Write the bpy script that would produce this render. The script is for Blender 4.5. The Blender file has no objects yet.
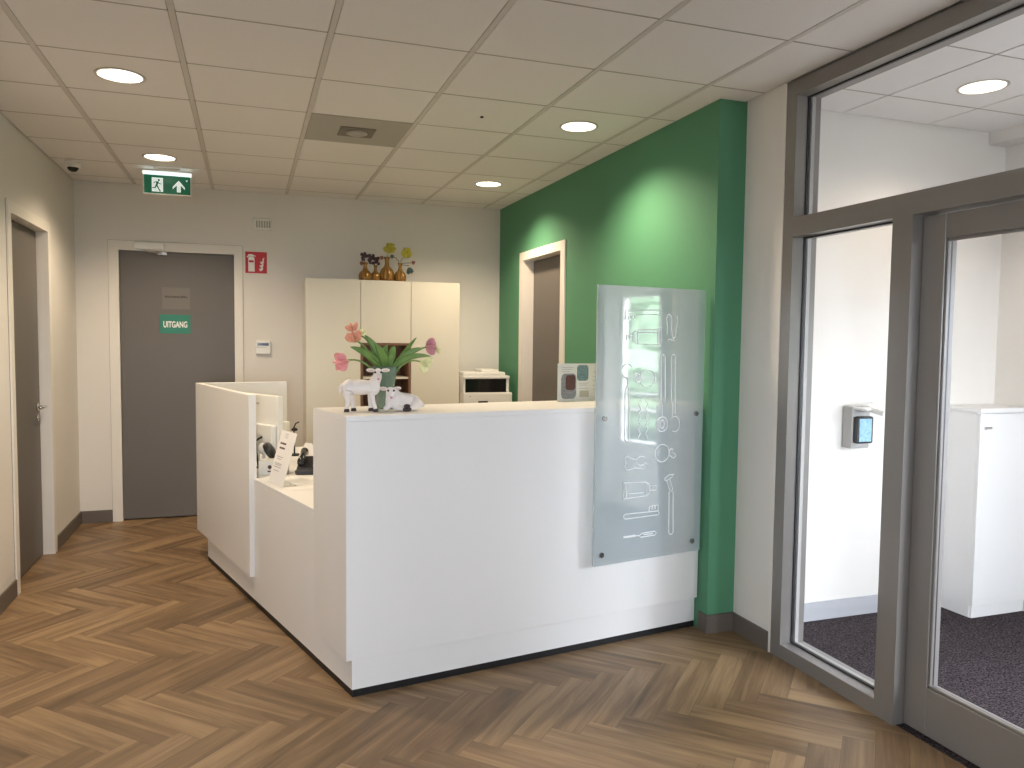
import bpy, bmesh, math, random
from mathutils import Vector, Matrix
random.seed(7)
C = bpy.context.scene.collection
S = bpy.context.scene
R = math.radians

# ------------------------------------------------------------------ camera
YAW, PITCH, ROLL, CAMZ, FPX = 0.3332, -0.0571, 0.0112, 1.5505, 765.36
cam_d = bpy.data.cameras.new('camera'); cam = bpy.data.objects.new('camera', cam_d); C.objects.link(cam)
fw = Vector((math.sin(YAW)*math.cos(PITCH), math.cos(YAW)*math.cos(PITCH), math.sin(PITCH)))
rt = Vector((math.cos(YAW), -math.sin(YAW), 0)); up = rt.cross(fw)
r2 = math.cos(ROLL)*rt + math.sin(ROLL)*up; u2 = -math.sin(ROLL)*rt + math.cos(ROLL)*up
cam.matrix_world = Matrix(((r2.x, u2.x, -fw.x, 0), (r2.y, u2.y, -fw.y, 0), (r2.z, u2.z, -fw.z, CAMZ), (0, 0, 0, 1)))
cam_d.sensor_fit = 'HORIZONTAL'; cam_d.sensor_width = 36; cam_d.lens = FPX/1024*36
cam_d.clip_start = 0.05; cam_d.clip_end = 200
S.camera = cam

# ------------------------------------------------------------------ world, daylight, exposure
W = bpy.data.worlds.new('sky'); S.world = W; W.use_nodes = True
bg = W.node_tree.nodes['Background']; bg.inputs[0].default_value = (0.83, 0.905, 1.0, 1); bg.inputs[1].default_value = 46.0
S.view_settings.view_transform = 'Standard'; S.view_settings.look = 'None'
S.view_settings.gamma = 1; S.view_settings.use_curve_mapping = False
S.view_settings.exposure = 0.10
LAMP_W, LAMP_COL = 92.0, (1.0, 0.80, 0.58)

def portal(name, loc, rot, sx, sy):
    """light portal: only steers the sampling of the real sky through an opening"""
    l = bpy.data.lights.new(name, 'AREA'); l.shape = 'RECTANGLE'; l.size = sx; l.size_y = sy; l.cycles.is_portal = True
    o = bpy.data.objects.new(name, l); C.objects.link(o); o.location = loc; o.rotation_euler = rot
    return o
portal('sky_portal_porch_window', (3.3, -0.46, 1.45), (R(90), 0, 0), 0.9, 1.2)
portal('sky_portal_front_window', (-0.40, -1.77, 1.5), (R(90), 0, 0), 1.0, 1.1)
portal('sky_portal_porch_door', (4.44, 1.45, 1.12), (R(90), 0, R(90)), 0.92, 1.9)

# ------------------------------------------------------------------ materials
def mat(name, col, rough=0.5, metal=0.0, spec=0.5, noise=0.0, nscale=20.0, bump=0.0, bscale=200.0, emit=None, estr=0.0, coat=0.0, trans=0.0, sub=0.0):
    m = bpy.data.materials.new(name); m.use_nodes = True
    nt = m.node_tree; b = nt.nodes['Principled BSDF']
    b.inputs['Base Color'].default_value = (*col, 1); b.inputs['Roughness'].default_value = rough
    b.inputs['Metallic'].default_value = metal; b.inputs['Specular IOR Level'].default_value = spec
    b.inputs['Coat Weight'].default_value = coat
    b.inputs['Transmission Weight'].default_value = trans
    tc = nt.nodes.new('ShaderNodeTexCoord')
    if noise:
        n = nt.nodes.new('ShaderNodeTexNoise'); n.inputs['Scale'].default_value = nscale; n.inputs['Detail'].default_value = 4
        nt.links.new(tc.outputs['Object'], n.inputs['Vector'])
        x = nt.nodes.new('ShaderNodeMix'); x.data_type = 'RGBA'
        x.inputs[6].default_value = (*[c*(1-noise) for c in col], 1); x.inputs[7].default_value = (*[min(1, c*(1+noise)) for c in col], 1)
        nt.links.new(n.outputs['Fac'], x.inputs[0]); nt.links.new(x.outputs[2], b.inputs['Base Color'])
    if bump:
        n = nt.nodes.new('ShaderNodeTexNoise'); n.inputs['Scale'].default_value = bscale; n.inputs['Detail'].default_value = 3
        nt.links.new(tc.outputs['Object'], n.inputs['Vector'])
        bp = nt.nodes.new('ShaderNodeBump'); bp.inputs['Strength'].default_value = bump; bp.inputs['Distance'].default_value = 0.002
        nt.links.new(n.outputs['Fac'], bp.inputs['Height']); nt.links.new(bp.outputs[0], b.inputs['Normal'])
    if emit:
        b.inputs['Emission Color'].default_value = (*emit, 1); b.inputs['Emission Strength'].default_value = estr
    return m

M = {}
M['wall'] = mat('white_wall_paint', (0.74, 0.71, 0.66), 0.85, bump=0.15, bscale=350, noise=0.015, nscale=3)
M['green'] = mat('green_wall_paint', (0.085, 0.265, 0.145), 0.7, bump=0.15, bscale=350, noise=0.02, nscale=3)
M['tile'] = mat('ceiling_tile', (0.79, 0.765, 0.74), 0.95, bump=0.2, bscale=500, noise=0.01, nscale=40)
M['tbar'] = mat('ceiling_grid_metal', (0.60, 0.57, 0.53), 0.6)
M['joint'] = mat('ceiling_joint', (0.40, 0.37, 0.33), 0.8)
M['laminate'] = mat('white_desk_laminate', (0.80, 0.79, 0.77), 0.38, noise=0.01, nscale=2)
M['laminate2'] = mat('cream_cabinet_laminate', (0.70, 0.67, 0.57), 0.45, noise=0.01, nscale=2)
M['gap'] = mat('dark_gap', (0.12, 0.10, 0.08), 0.8)
M['kick'] = mat('black_kick_strip', (0.008, 0.008, 0.009), 0.5)
M['door'] = mat('grey_brown_door_paint', (0.132, 0.119, 0.106), 0.5, noise=0.02, nscale=6)
M['frame'] = mat('white_door_frame_paint', (0.78, 0.745, 0.68), 0.5)
M['outline'] = mat('painted_shadow_gap', (0.26, 0.235, 0.20), 0.7)  # shade line round the door frames, put into the colour
M['skirt'] = mat('taupe_skirting', (0.135, 0.112, 0.09), 0.55, noise=0.05, nscale=30)
M['alu'] = mat('grey_brown_coated_aluminium', (0.200, 0.184, 0.170), 0.30, spec=0.8, noise=0.02, nscale=8)
M['gasket'] = mat('black_gasket', (0.02, 0.02, 0.022), 0.5)
M['steel'] = mat('brushed_steel', (0.62, 0.62, 0.62), 0.28, metal=1.0)
M['skirtsteel'] = mat('satin_steel_plate', (0.60, 0.61, 0.63), 0.5, metal=0.45)
M['chrome'] = mat('chrome', (0.75, 0.75, 0.75), 0.12, metal=1.0)
M['black'] = mat('black_plastic', (0.012, 0.012, 0.014), 0.35)
M['darkglass'] = mat('dark_glossy_plastic', (0.006, 0.006, 0.007), 0.12)
M['plastic'] = mat('white_plastic', (0.78, 0.77, 0.73), 0.4)
M['greyplastic'] = mat('grey_plastic', (0.40, 0.39, 0.37), 0.45)
M['paper'] = mat('white_paper', (0.82, 0.80, 0.78), 0.8)
M['ink'] = mat('dark_print', (0.10, 0.05, 0.05), 0.8)
M['greyink'] = mat('grey_print', (0.42, 0.40, 0.40), 0.8)
M['red'] = mat('red_sign', (0.50, 0.012, 0.02), 0.45)
M['white'] = mat('white_print', (0.85, 0.85, 0.83), 0.6)
M['teal'] = mat('teal_sticker', (0.02, 0.20, 0.135), 0.5)
M['signgreen'] = mat('green_lit_sign', (0.0, 0.11, 0.06), 0.3, emit=(0.0, 0.22, 0.10), estr=0.15)
M['signwhite'] = mat('white_lit_sign', (0.8, 0.85, 0.85), 0.4, emit=(0.85, 1.0, 0.97), estr=0.45)
M['signtop'] = mat('lit_edge_of_sign', (0.9, 0.95, 0.95), 0.4, emit=(0.85, 1.0, 1.0), estr=0.9)
M['gold'] = mat('gold_glass', (0.32, 0.17, 0.045), 0.25, metal=0.55)
M['porcelain'] = mat('white_figurine_glaze', (0.80, 0.74, 0.70), 0.45, noise=0.06, nscale=60, bump=0.8, bscale=160)
M['pinkear'] = mat('pink_glaze', (0.72, 0.55, 0.48), 0.5)
M['hoof'] = mat('black_glaze', (0.03, 0.02, 0.02), 0.4)
M['woodin'] = mat('brown_niche_board', (0.20, 0.105, 0.06), 0.6, noise=0.15, nscale=12)
M['leaf'] = mat('tulip_leaf', (0.15, 0.27, 0.06), 0.45, noise=0.35, nscale=25)
M['stem'] = mat('green_stem', (0.18, 0.30, 0.08), 0.5)
M['pink'] = mat('pink_petal', (0.82, 0.34, 0.34), 0.5, noise=0.2, nscale=40)
M['coral'] = mat('coral_petal', (0.78, 0.36, 0.24), 0.5, noise=0.3, nscale=35)
M['mauve'] = mat('mauve_petal', (0.58, 0.26, 0.30), 0.5, noise=0.25, nscale=35)
M['cream'] = mat('cream_yellow_petal', (0.80, 0.80, 0.45), 0.5, noise=0.2, nscale=35)
M['purple'] = mat('dark_purple_petal', (0.045, 0.018, 0.035), 0.6)
M['yellow'] = mat('yellow_green_petal', (0.45, 0.42, 0.05), 0.6, noise=0.2, nscale=35)
M['bluegreen'] = mat('blue_green_leaf', (0.08, 0.13, 0.12), 0.6)
M['rose'] = mat('dusty_rose_bud', (0.25, 0.09, 0.07), 0.6)
M['ledge'] = mat('window_ledge', (0.7, 0.68, 0.65), 0.5)
M['grass'] = mat('lawn', (0.12, 0.24, 0.06), 0.9, noise=0.3, nscale=3)
M['pave'] = mat('grey_paving', (0.13, 0.125, 0.12), 0.9, noise=0.1, nscale=2)
M['foliage'] = mat('hedge_foliage', (0.040, 0.068, 0.028), 0.8, noise=0.5, nscale=9)
M['bark'] = mat('bark', (0.12, 0.08, 0.05), 0.9)
M['photo1'] = mat('photo_print_dark', (0.10, 0.03, 0.03), 0.4, noise=0.8, nscale=90)
M['photo2'] = mat('photo_print_grey', (0.28, 0.28, 0.32), 0.4, noise=0.7, nscale=80)
M['photo3'] = mat('photo_print_teal', (0.16, 0.26, 0.28), 0.4, noise=0.8, nscale=80)
M['beigeprint'] = mat('beige_print', (0.55, 0.50, 0.40), 0.7)

def mat_carpet():
    m = mat('charcoal_entrance_carpet', (0.03, 0.026, 0.03), 1.0, spec=0.1)
    nt = m.node_tree; b = nt.nodes['Principled BSDF']; tc = nt.nodes.new('ShaderNodeTexCoord')
    n = nt.nodes.new('ShaderNodeTexNoise'); n.inputs['Scale'].default_value = 120; n.inputs['Detail'].default_value = 2
    nt.links.new(tc.outputs['Object'], n.inputs['Vector'])
    r = nt.nodes.new('ShaderNodeValToRGB'); r.color_ramp.elements[0].position = 0.38; r.color_ramp.elements[1].position = 0.68
    r.color_ramp.elements[0].color = (0.010, 0.009, 0.011, 1); r.color_ramp.elements[1].color = (0.10, 0.08, 0.088, 1)
    nt.links.new(n.outputs['Fac'], r.inputs[0]); nt.links.new(r.outputs[0], b.inputs['Base Color'])
    bp = nt.nodes.new('ShaderNodeBump'); bp.inputs['Strength'].default_value = 0.8; bp.inputs['Distance'].default_value = 0.004
    nt.links.new(n.outputs['Fac'], bp.inputs['Height']); nt.links.new(bp.outputs[0], b.inputs['Normal'])
    return m
M['carpet'] = mat_carpet()

def mat_wood():
    m = bpy.data.materials.new('herringbone_oak'); m.use_nodes = True
    nt = m.node_tree; b = nt.nodes['Principled BSDF']; L = nt.links.new
    uv = nt.nodes.new('ShaderNodeUVMap'); uv.uv_map = 'UVMap'
    at = nt.nodes.new('ShaderNodeAttribute'); at.attribute_name = 'plank'
    sep = nt.nodes.new('ShaderNodeSeparateXYZ'); L(uv.outputs[0], sep.inputs[0])
    comb = nt.nodes.new('ShaderNodeCombineXYZ')
    m1 = nt.nodes.new('ShaderNodeMath'); m1.operation = 'MULTIPLY'; m1.inputs[1].default_value = 0.9; L(sep.outputs[0], m1.inputs[0])
    m2 = nt.nodes.new('ShaderNodeMath'); m2.operation = 'MULTIPLY'; m2.inputs[1].default_value = 12; L(sep.outputs[1], m2.inputs[0])
    m3 = nt.nodes.new('ShaderNodeMath'); m3.operation = 'MULTIPLY'; m3.inputs[1].default_value = 57; L(at.outputs['Fac'], m3.inputs[0])
    L(m1.outputs[0], comb.inputs[0]); L(m2.outputs[0], comb.inputs[1]); L(m3.outputs[0], comb.inputs[2])
    n1 = nt.nodes.new('ShaderNodeTexNoise'); n1.inputs['Scale'].default_value = 1.3; n1.inputs['Detail'].default_value = 5; n1.inputs['Distortion'].default_value = 0.9
    L(comb.outputs[0], n1.inputs['Vector'])
    n2 = nt.nodes.new('ShaderNodeTexNoise'); n2.inputs['Scale'].default_value = 7; n2.inputs['Detail'].default_value = 3; L(comb.outputs[0], n2.inputs['Vector'])
    ramp = nt.nodes.new('ShaderNodeValToRGB'); e = ramp.color_ramp.elements
    e[0].position = 0.27; e[0].color = (0.100, 0.060, 0.031, 1); e[1].position = 0.76; e[1].color = (0.350, 0.230, 0.120, 1)
    x = e.new(0.52); x.color = (0.210, 0.131, 0.066, 1)
    # mean of grain noise, shifted per plank
    a1 = nt.nodes.new('ShaderNodeMath'); a1.operation = 'MULTIPLY_ADD'; a1.inputs[1].default_value = 0.19; L(at.outputs['Fac'], a1.inputs[0])
    s1 = nt.nodes.new('ShaderNodeMath'); s1.operation = 'MULTIPLY_ADD'; s1.inputs[1].default_value = 0.80; s1.inputs[2].default_value = 0.0; L(n1.outputs['Fac'], s1.inputs[0])
    s2 = nt.nodes.new('ShaderNodeMath'); s2.operation = 'MULTIPLY_ADD'; s2.inputs[1].default_value = 0.20; L(n2.outputs['Fac'], s2.inputs[0]); L(s1.outputs[0], s2.inputs[2])
    sub = nt.nodes.new('ShaderNodeMath'); sub.operation = 'SUBTRACT'; sub.inputs[1].default_value = 0.045; L(s2.outputs[0], sub.inputs[0])
    L(sub.outputs[0], a1.inputs[2]); L(a1.outputs[0], ramp.inputs[0]); L(ramp.outputs[0], b.inputs['Base Color'])
    b.inputs['Roughness'].default_value = 0.42; b.inputs['Specular IOR Level'].default_value = 0.4
    bp = nt.nodes.new('ShaderNodeBump'); bp.inputs['Strength'].default_value = 0.12; bp.inputs['Distance'].default_value = 0.002
    L(n2.outputs['Fac'], bp.inputs['Height']); L(bp.outputs[0], b.inputs['Normal'])
    return m
M['wood'] = mat_wood()

def mat_glass(name, tint=(0.98, 0.98, 0.985), haze=0.0, hazecol=(0.8, 0.85, 0.85), gloss=0.0, ior=1.5, rough=0.0):
    m = bpy.data.materials.new(name); m.use_nodes = True; nt = m.node_tree; nt.nodes.clear(); L = nt.links.new
    out = nt.nodes.new('ShaderNodeOutputMaterial')
    tr = nt.nodes.new('ShaderNodeBsdfTransparent'); tr.inputs[0].default_value = (*tint, 1)
    df = nt.nodes.new('ShaderNodeBsdfDiffuse'); df.inputs[0].default_value = (*hazecol, 1)
    mx = nt.nodes.new('ShaderNodeMixShader'); mx.inputs[0].default_value = haze
    L(tr.outputs[0], mx.inputs[1]); L(df.outputs[0], mx.inputs[2])
    gl = nt.nodes.new('ShaderNodeBsdfGlossy'); gl.inputs['Roughness'].default_value = rough; gl.inputs[0].default_value = (1, 1, 1, 1)
    fr = nt.nodes.new('ShaderNodeFresnel'); fr.inputs[0].default_value = ior
    ad = nt.nodes.new('ShaderNodeMath'); ad.operation = 'ADD'; ad.inputs[1].default_value = gloss; L(fr.outputs[0], ad.inputs[0])
    ge = nt.nodes.new('ShaderNodeNewGeometry'); iv = nt.nodes.new('ShaderNodeMath'); iv.operation = 'SUBTRACT'; iv.inputs[0].default_value = 1.0; L(ge.outputs['Backfacing'], iv.inputs[1])
    mu = nt.nodes.new('ShaderNodeMath'); mu.operation = 'MULTIPLY'; L(ad.outputs[0], mu.inputs[0]); L(iv.outputs[0], mu.inputs[1])   # mirror only at the outer faces of the slab
    m2 = nt.nodes.new('ShaderNodeMixShader'); L(mu.outputs[0], m2.inputs[0]); L(mx.outputs[0], m2.inputs[1]); L(gl.outputs[0], m2.inputs[2])
    L(m2.outputs[0], out.inputs[0])
    return m
M['glass'] = mat_glass('clear_glass', ior=1.25)
M['plate'] = mat_glass('satin_acrylic', tint=(0.80, 0.84, 0.83), haze=0.38, hazecol=(0.80, 0.87, 0.90), gloss=0.20, ior=1.5, rough=0.035)
M['clear'] = mat_glass('clear_acrylic', tint=(0.95, 0.96, 0.95), gloss=0.02, ior=1.3)
def mat_vase():
    m = mat('green_glass_vase', (0.20, 0.28, 0.20), 0.15, noise=0.35, nscale=18, trans=0.25)
    return m
M['vase'] = mat_vase()

# ------------------------------------------------------------------ mesh helpers
def nb(): return bmesh.new()
def box(bm, a, b, bev=0.0, seg=1):
    t = bmesh.new(); bmesh.ops.create_cube(t, size=1)
    for v in t.verts: v.co = Vector(((a[i]+b[i])/2 + v.co[i]*(b[i]-a[i]) for i in range(3)))
    if bev: bmesh.ops.bevel(t, geom=t.edges[:], offset=bev, segments=seg, affect='EDGES', profile=0.5)
    join(bm, t); return bm
def join(bm, t):
    me = bpy.data.meshes.new('tmp'); t.to_mesh(me); bm.from_mesh(me); bpy.data.meshes.remove(me); t.free()
def prism(bm, pts, z0, z1, bev=0.0):
    """vertical prism over a plan polygon"""
    t = bmesh.new(); lo = [t.verts.new((x, y, z0)) for x, y in pts]; hi = [t.verts.new((x, y, z1)) for x, y in pts]
    n = len(pts); t.faces.new(lo[::-1]); t.faces.new(hi)
    for i in range(n): t.faces.new((lo[i], lo[(i+1) % n], hi[(i+1) % n], hi[i]))
    bmesh.ops.recalc_face_normals(t, faces=t.faces[:])
    if bev: bmesh.ops.bevel(t, geom=t.edges[:], offset=bev, segments=1, affect='EDGES')
    join(bm, t); return bm
def plate2(bm, pts, d, m4):
    """polygon in local xz-plane (x right, z up), thickness d along local +y, mapped by m4"""
    t = bmesh.new(); a = [t.verts.new((x, 0, z)) for x, z in pts]; b = [t.verts.new((x, d, z)) for x, z in pts]
    n = len(pts); t.faces.new(a); t.faces.new(b[::-1])
    for i in range(n): t.faces.new((a[(i+1) % n], a[i], b[i], b[(i+1) % n]))
    bmesh.ops.recalc_face_normals(t, faces=t.faces[:]); t.transform(m4); join(bm, t); return bm
def cyl(bm, p, q, r, seg=24, r2=None):
    p, q = Vector(p), Vector(q); d = q-p
    t = bmesh.new(); bmesh.ops.create_cone(t, cap_ends=True, segments=seg, radius1=r, radius2=r if r2 is None else r2, depth=d.length)
    t.transform(Matrix.Translation((p+q)/2) @ d.to_track_quat('Z', 'Y').to_matrix().to_4x4()); join(bm, t); return bm
def tube(bm, pts, r, seg=8, closed=False):
    """round tube along a polyline; r a number or a list"""
    pts = [Vector(p) for p in pts]; n = len(pts); rings = []
    rr = r if isinstance(r, (list, tuple)) else [r]*n
    t = bmesh.new(); prev = None
    for i, p in enumerate(pts):
        if closed: d = pts[(i+1) % n]-pts[i-1]
        else: d = (pts[min(i+1, n-1)]-pts[max(i-1, 0)])
        d.normalize()
        if prev is None: a = d.orthogonal().normalized()
        else: a = (prev-d*prev.dot(d)).normalized()
        prev = a; b = d.cross(a)
        rings.append([t.verts.new(p+(a*math.cos(k*2*math.pi/seg)+b*math.sin(k*2*math.pi/seg))*rr[i]) for k in range(seg)])
    m = n if closed else n-1
    for i in range(m):
        A, B = rings[i], rings[(i+1) % n]
        for k in range(seg): t.faces.new((A[k], A[(k+1) % seg], B[(k+1) % seg], B[k]))
    if not closed: t.faces.new(rings[0][::-1]); t.faces.new(rings[-1])
    bmesh.ops.recalc_face_normals(t, faces=t.faces[:]); join(bm, t); return bm
def lathe(bm, prof, seg=32, rib=0.0, nr=12, c=(0, 0, 0)):
    t = bmesh.new(); rings = []
    for r, z in prof:
        rings.append([t.verts.new((c[0]+max(r, 1e-4)*(1+rib*math.cos(nr*k*2*math.pi/seg))*math.cos(k*2*math.pi/seg),
                                   c[1]+max(r, 1e-4)*(1+rib*math.cos(nr*k*2*math.pi/seg))*math.sin(k*2*math.pi/seg), c[2]+z)) for k in range(seg)])
    for A, B in zip(rings, rings[1:]):
        for k in range(seg): t.faces.new((A[k], A[(k+1) % seg], B[(k+1) % seg], B[k]))
    t.faces.new(rings[0][::-1])
    if prof[-1][0] > 1e-3: t.faces.new(rings[-1])
    bmesh.ops.recalc_face_normals(t, faces=t.faces[:]); join(bm, t); return bm
def ell(bm, c, r, rot=None, u=16, v=10):
    t = bmesh.new(); bmesh.ops.create_uvsphere(t, u_segments=u, v_segments=v, radius=1)
    m = Matrix.Diagonal((*r, 1))
    if rot is not None: m = rot.to_4x4() @ m
    t.transform(Matrix.Translation(c) @ m); join(bm, t); return bm
def obj(name, bm, m, parent=None, smooth=False, kind=None):
    me = bpy.data.meshes.new(name); bm.to_mesh(me); bm.free()
    ms = m if isinstance(m, (list, tuple)) else [m]
    for k in ms: me.materials.append(k)
    o = bpy.data.objects.new(name, me); C.objects.link(o)
    if parent: o.parent = parent
    if smooth:
        for p in me.polygons: p.use_smooth = True
    if kind: o['kind'] = kind
    return o
def thing(name, label, cat, loc=(0, 0, 0), rz=0, group=None):
    o = bpy.data.objects.new(name, None); C.objects.link(o); o.location = loc; o.rotation_euler = (0, 0, rz)
    o.empty_display_size = 0.05
    o['label'] = label; o['category'] = cat
    if group: o['group'] = group
    return o
def tag(o, label, cat, group=None):
    o['label'] = label; o['category'] = cat
    if group: o['group'] = group
    return o
def struct(name, bm=None, m=None, label=None):
    if bm is None:
        o = bpy.data.objects.new(name, None); C.objects.link(o)
    else: o = obj(name, bm, m)
    o['kind'] = 'structure'
    if label: o['label'] = label
    return o
def dup(root, loc, rz, label, group=None):
    r = root.copy(); C.objects.link(r); r.location = loc; r.rotation_euler = (0, 0, rz); r['label'] = label
    if group: r['group'] = group
    for ch in list(root.children):
        c = ch.copy(); C.objects.link(c); c.parent = r
        for g in list(ch.children):
            d = g.copy(); C.objects.link(d); d.parent = c
    return r
def text_bm(s, size, depth=0.0008, bold=0.0):
    cu = bpy.data.curves.new('t', 'FONT'); cu.body = s; cu.size = size; cu.extrude = depth/2; cu.align_x = 'CENTER'; cu.align_y = 'CENTER'; cu.offset = bold
    o = bpy.data.objects.new('t', cu); C.objects.link(o)
    dg = bpy.context.evaluated_depsgraph_get(); me = bpy.data.meshes.new_from_object(o.evaluated_get(dg))
    bm = bmesh.new(); bm.from_mesh(me); bpy.data.objects.remove(o); bpy.data.curves.remove(cu); bpy.data.meshes.remove(me)
    bm.transform(Matrix.Rotation(R(90), 4, 'X'))     # now reads along +x, up +z, faces -y
    return bm

# ------------------------------------------------------------------ room dimensions
XL, YB, XG, XW, H = -1.313, 7.059, 2.304, 2.470, 2.80
YG = 3.44            # front end of the green wall
YF = -1.6            # wall behind the viewer, holds the added window
XV = 4.28            # far side of the entrance porch
YV = 3.42            # back of the entrance porch
YVF = -0.3           # front of the entrance porch
TH = 0.15
GX = XW+0.16         # porch side of the glazed partition

# ------------------------------------------------------------------ floor (herringbone planks)
def build_floor():
    w = 0.117; Lp = 5*w; s = 1/math.sqrt(2); ox, oy = 1.391, 2.684; g = 0.0006
    bm = bmesh.new(); uvl = bm.loops.layers.uv.new('UVMap'); cl = bm.faces.layers.float.new('plank')
    def plank(u0, v0, u1, v1, along_u):
        q = [(u0+g, v0+g), (u1-g, v0+g), (u1-g, v1-g), (u0+g, v1-g)]
        P = [((u-v)*s+ox, (u+v)*s+oy) for u, v in q]
        if all(x < XL-.2 for x, y in P) or all(x > XW+.1 for x, y in P) or all(y < YF-.1 for x, y in P) or all(y > YB+.2 for x, y in P): return
        vs = [bm.verts.new((x, y, 0)) for x, y in P]; f = bm.faces.new(vs); r = random.random(); f[cl] = r
        off = random.random()*10
        for lp, (u, v) in zip(f.loops, q):
            a, b = (u-u0, v-v0) if along_u else (v-v0, u-u0)
            lp[uvl].uv = (a+off, b)
    for j in range(-14, 16):
        for i in range(-60, 61):
            a, b = i*w+j*Lp, -i*w+j*Lp
            plank(a, b, a+Lp, b+w, True); plank(a+Lp, b, a+Lp+w, b+Lp, False)
    for co, no in (((XL-TH, 0, 0), (-1, 0, 0)), ((XW+0.02, 0, 0), (1, 0, 0)), ((0, YB+TH, 0), (0, 1, 0)), ((0, YF, 0), (0, -1, 0))):
        bmesh.ops.bisect_plane(bm, geom=bm.verts[:]+bm.edges[:]+bm.faces[:], plane_co=co, plane_no=no, clear_outer=True)
    t = bmesh.new(); me = bpy.data.meshes.new('floor'); bm.to_mesh(me); bm.free()
    me.materials.append(M['wood'])
    # dark underlay seen in the hairline joints
    b2 = bmesh.new(); b2.from_mesh(me); n = len(b2.faces)
    box(b2, (XL-TH, YF-TH, -0.06), (XW+0.02, YB+TH, -0.0008)); b2.faces.ensure_lookup_table()
    for f in b2.faces[n:]: f.material_index = 1
    t.free(); b2.to_mesh(me); b2.free(); me.materials.append(M['gap'])
    o = bpy.data.objects.new('floor', me); C.objects.link(o); o['kind'] = 'structure'; o['label'] = 'brown oak-look herringbone plank floor'
build_floor()
struct('floor', box(nb(), (XW+0.02, YVF-TH, -0.06), (XV+TH, YV+TH, 0.002)), M['carpet'], 'dark charcoal flecked carpet behind the glass partition')

# ------------------------------------------------------------------ ceiling
def ceiling(name, x0, x1, y0, y1, gx, gy, dx, dy, wx, wy, label):
    bm = nb(); box(bm, (x0, y0, H+0.006), (x1, y1, H+0.12)); n0 = len(bm.faces)
    xs = sorted(set([x0]+[gx+k*dx for k in range(-20, 30) if x0+.01 < gx+k*dx < x1-.01]+[x1]))
    ys = sorted(set([y0]+[gy+k*dy for k in range(-30, 30) if y0+.01 < gy+k*dy < y1-.01]+[y1]))
    for a, b in zip(xs, xs[1:]):
        for c, d in zip(ys, ys[1:]):
            A = a+(wx/2 if a > x0 else 0.012); B = b-(wx/2 if b < x1 else 0.012); Cc = c+(wy/2 if c > y0 else .012); D = d-(wy/2 if d < y1 else .012)
            if B-A > .02 and D-Cc > .02: box(bm, (A, Cc, H), (B, D, H+0.007))
    n1 = len(bm.faces)
    for c in ys[1:-1]: box(bm, (x0+0.01, c-wy/2+0.001, H-0.0008), (x1-0.01, c+wy/2-0.001, H+0.0062))
    n2 = len(bm.faces)
    if wx > 0.02:
        for c in xs[1:-1]: box(bm, (c-wx/2+0.003, y0+0.01, H-0.0012), (c+wx/2-0.003, y1-0.01, H+0.0062))
    bm.faces.ensure_lookup_table()
    for f in bm.faces[:n0]: f.material_index = 1
    for f in bm.faces[n1:]: f.material_index = 2
    for f in bm.faces[n2:]: f.material_index = 1
    return struct(name, bm, [M['tile'], M['tbar'], M['joint']], label)
ceiling('ceiling', XL, XW, YF, YB, -0.865, 3.284, 0.6, 0.59, 0.030, 0.010, 'white suspended ceiling of large rectangular tiles')
ceiling('ceiling', XW+0.08, XV, YVF, YV, 3.055, 3.095, 0.605, 0.59, 0.012, 0.010, 'white tiled ceiling behind the glass partition')

struct('ceiling', box(nb(), (XL-TH, YF-TH, H+0.125), (XV+TH, YB+TH, H+0.25)), M['tbar'], 'unseen slab added above the suspended ceilings to keep sky light out')  # added over everything so no sky light leaks in at the wall tops
# ------------------------------------------------------------------ walls
D1 = (5.245, 6.12, 2.265)       # left door opening y0,y1,top
D2 = (-0.995, -0.102, 2.258)    # back door opening x0,x1,top
D3 = (5.513, 6.370, 2.250)      # green wall door opening
E_ = 0.004
b = nb()
box(b, (XL-TH, YF-TH, 0), (XL, D1[0]-E_, H+0.11)); box(b, (XL-TH, D1[1]+E_, 0), (XL, YB, H+0.11)); box(b, (XL-TH, D1[0]-E_, D1[2]+E_), (XL, D1[1]+E_, H+0.11))
struct('wall_left', b, M['wall'], 'white left wall')
b = nb()
box(b, (XL-TH, YB, 0), (D2[0]-E_, YB+TH, H+0.11)); box(b, (D2[1]+E_, YB, 0), (XG+0.17, YB+TH, H+0.11)); box(b, (D2[0]-E_, YB, D2[2]+E_), (D2[1]+E_, YB+TH, H+0.11))
struct('wall_back', b, M['wall'], 'white back wall')
b = nb()
box(b, (XG, YG, 0), (XG+0.166, D3[0]-E_, H+0.11)); box(b, (XG, D3[1]+E_, 0), (XG+0.166, YB, H+0.11)); box(b, (XG, D3[0]-E_, D3[2]+E_), (XG+0.166, D3[1]+E_, H+0.11))
struct('wall_right', b, M['green'], 'green accent wall')
struct('wall_right', box(nb(), (XW, 3.135, 0), (XW+TH, YG, H+0.11)), M['wall'], 'narrow white wall strip between green wall and glass partition')
b = nb(); box(b, (XW, YF, 0), (XW+TH, 1.20, H+0.11))
struct('wall_right', b, M['wall'], 'white wall beside the glazed door')
b = nb(); box(b, (XW+TH, YV, 0), (XV+TH, YV+TH, H+0.11))
struct('wall_entrance_back', b, M['wall'], 'white back wall of the entrance porch')
b = nb()
box(b, (XV, 1.90, 0), (XV+TH, YV+TH, H+0.11)); box(b, (XV, YVF-TH, 0), (XV+TH, 1.00, H+0.11)); box(b, (XV, 1.00, 2.02), (XV+TH, 1.90, H+0.11))
box(b, (XV-0.14, 1.75, H-0.07), (XV, YV, H))
struct('wall_entrance_right', b, M['wall'], 'white side wall of the entrance porch with boxed beam')
b = nb()
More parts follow.
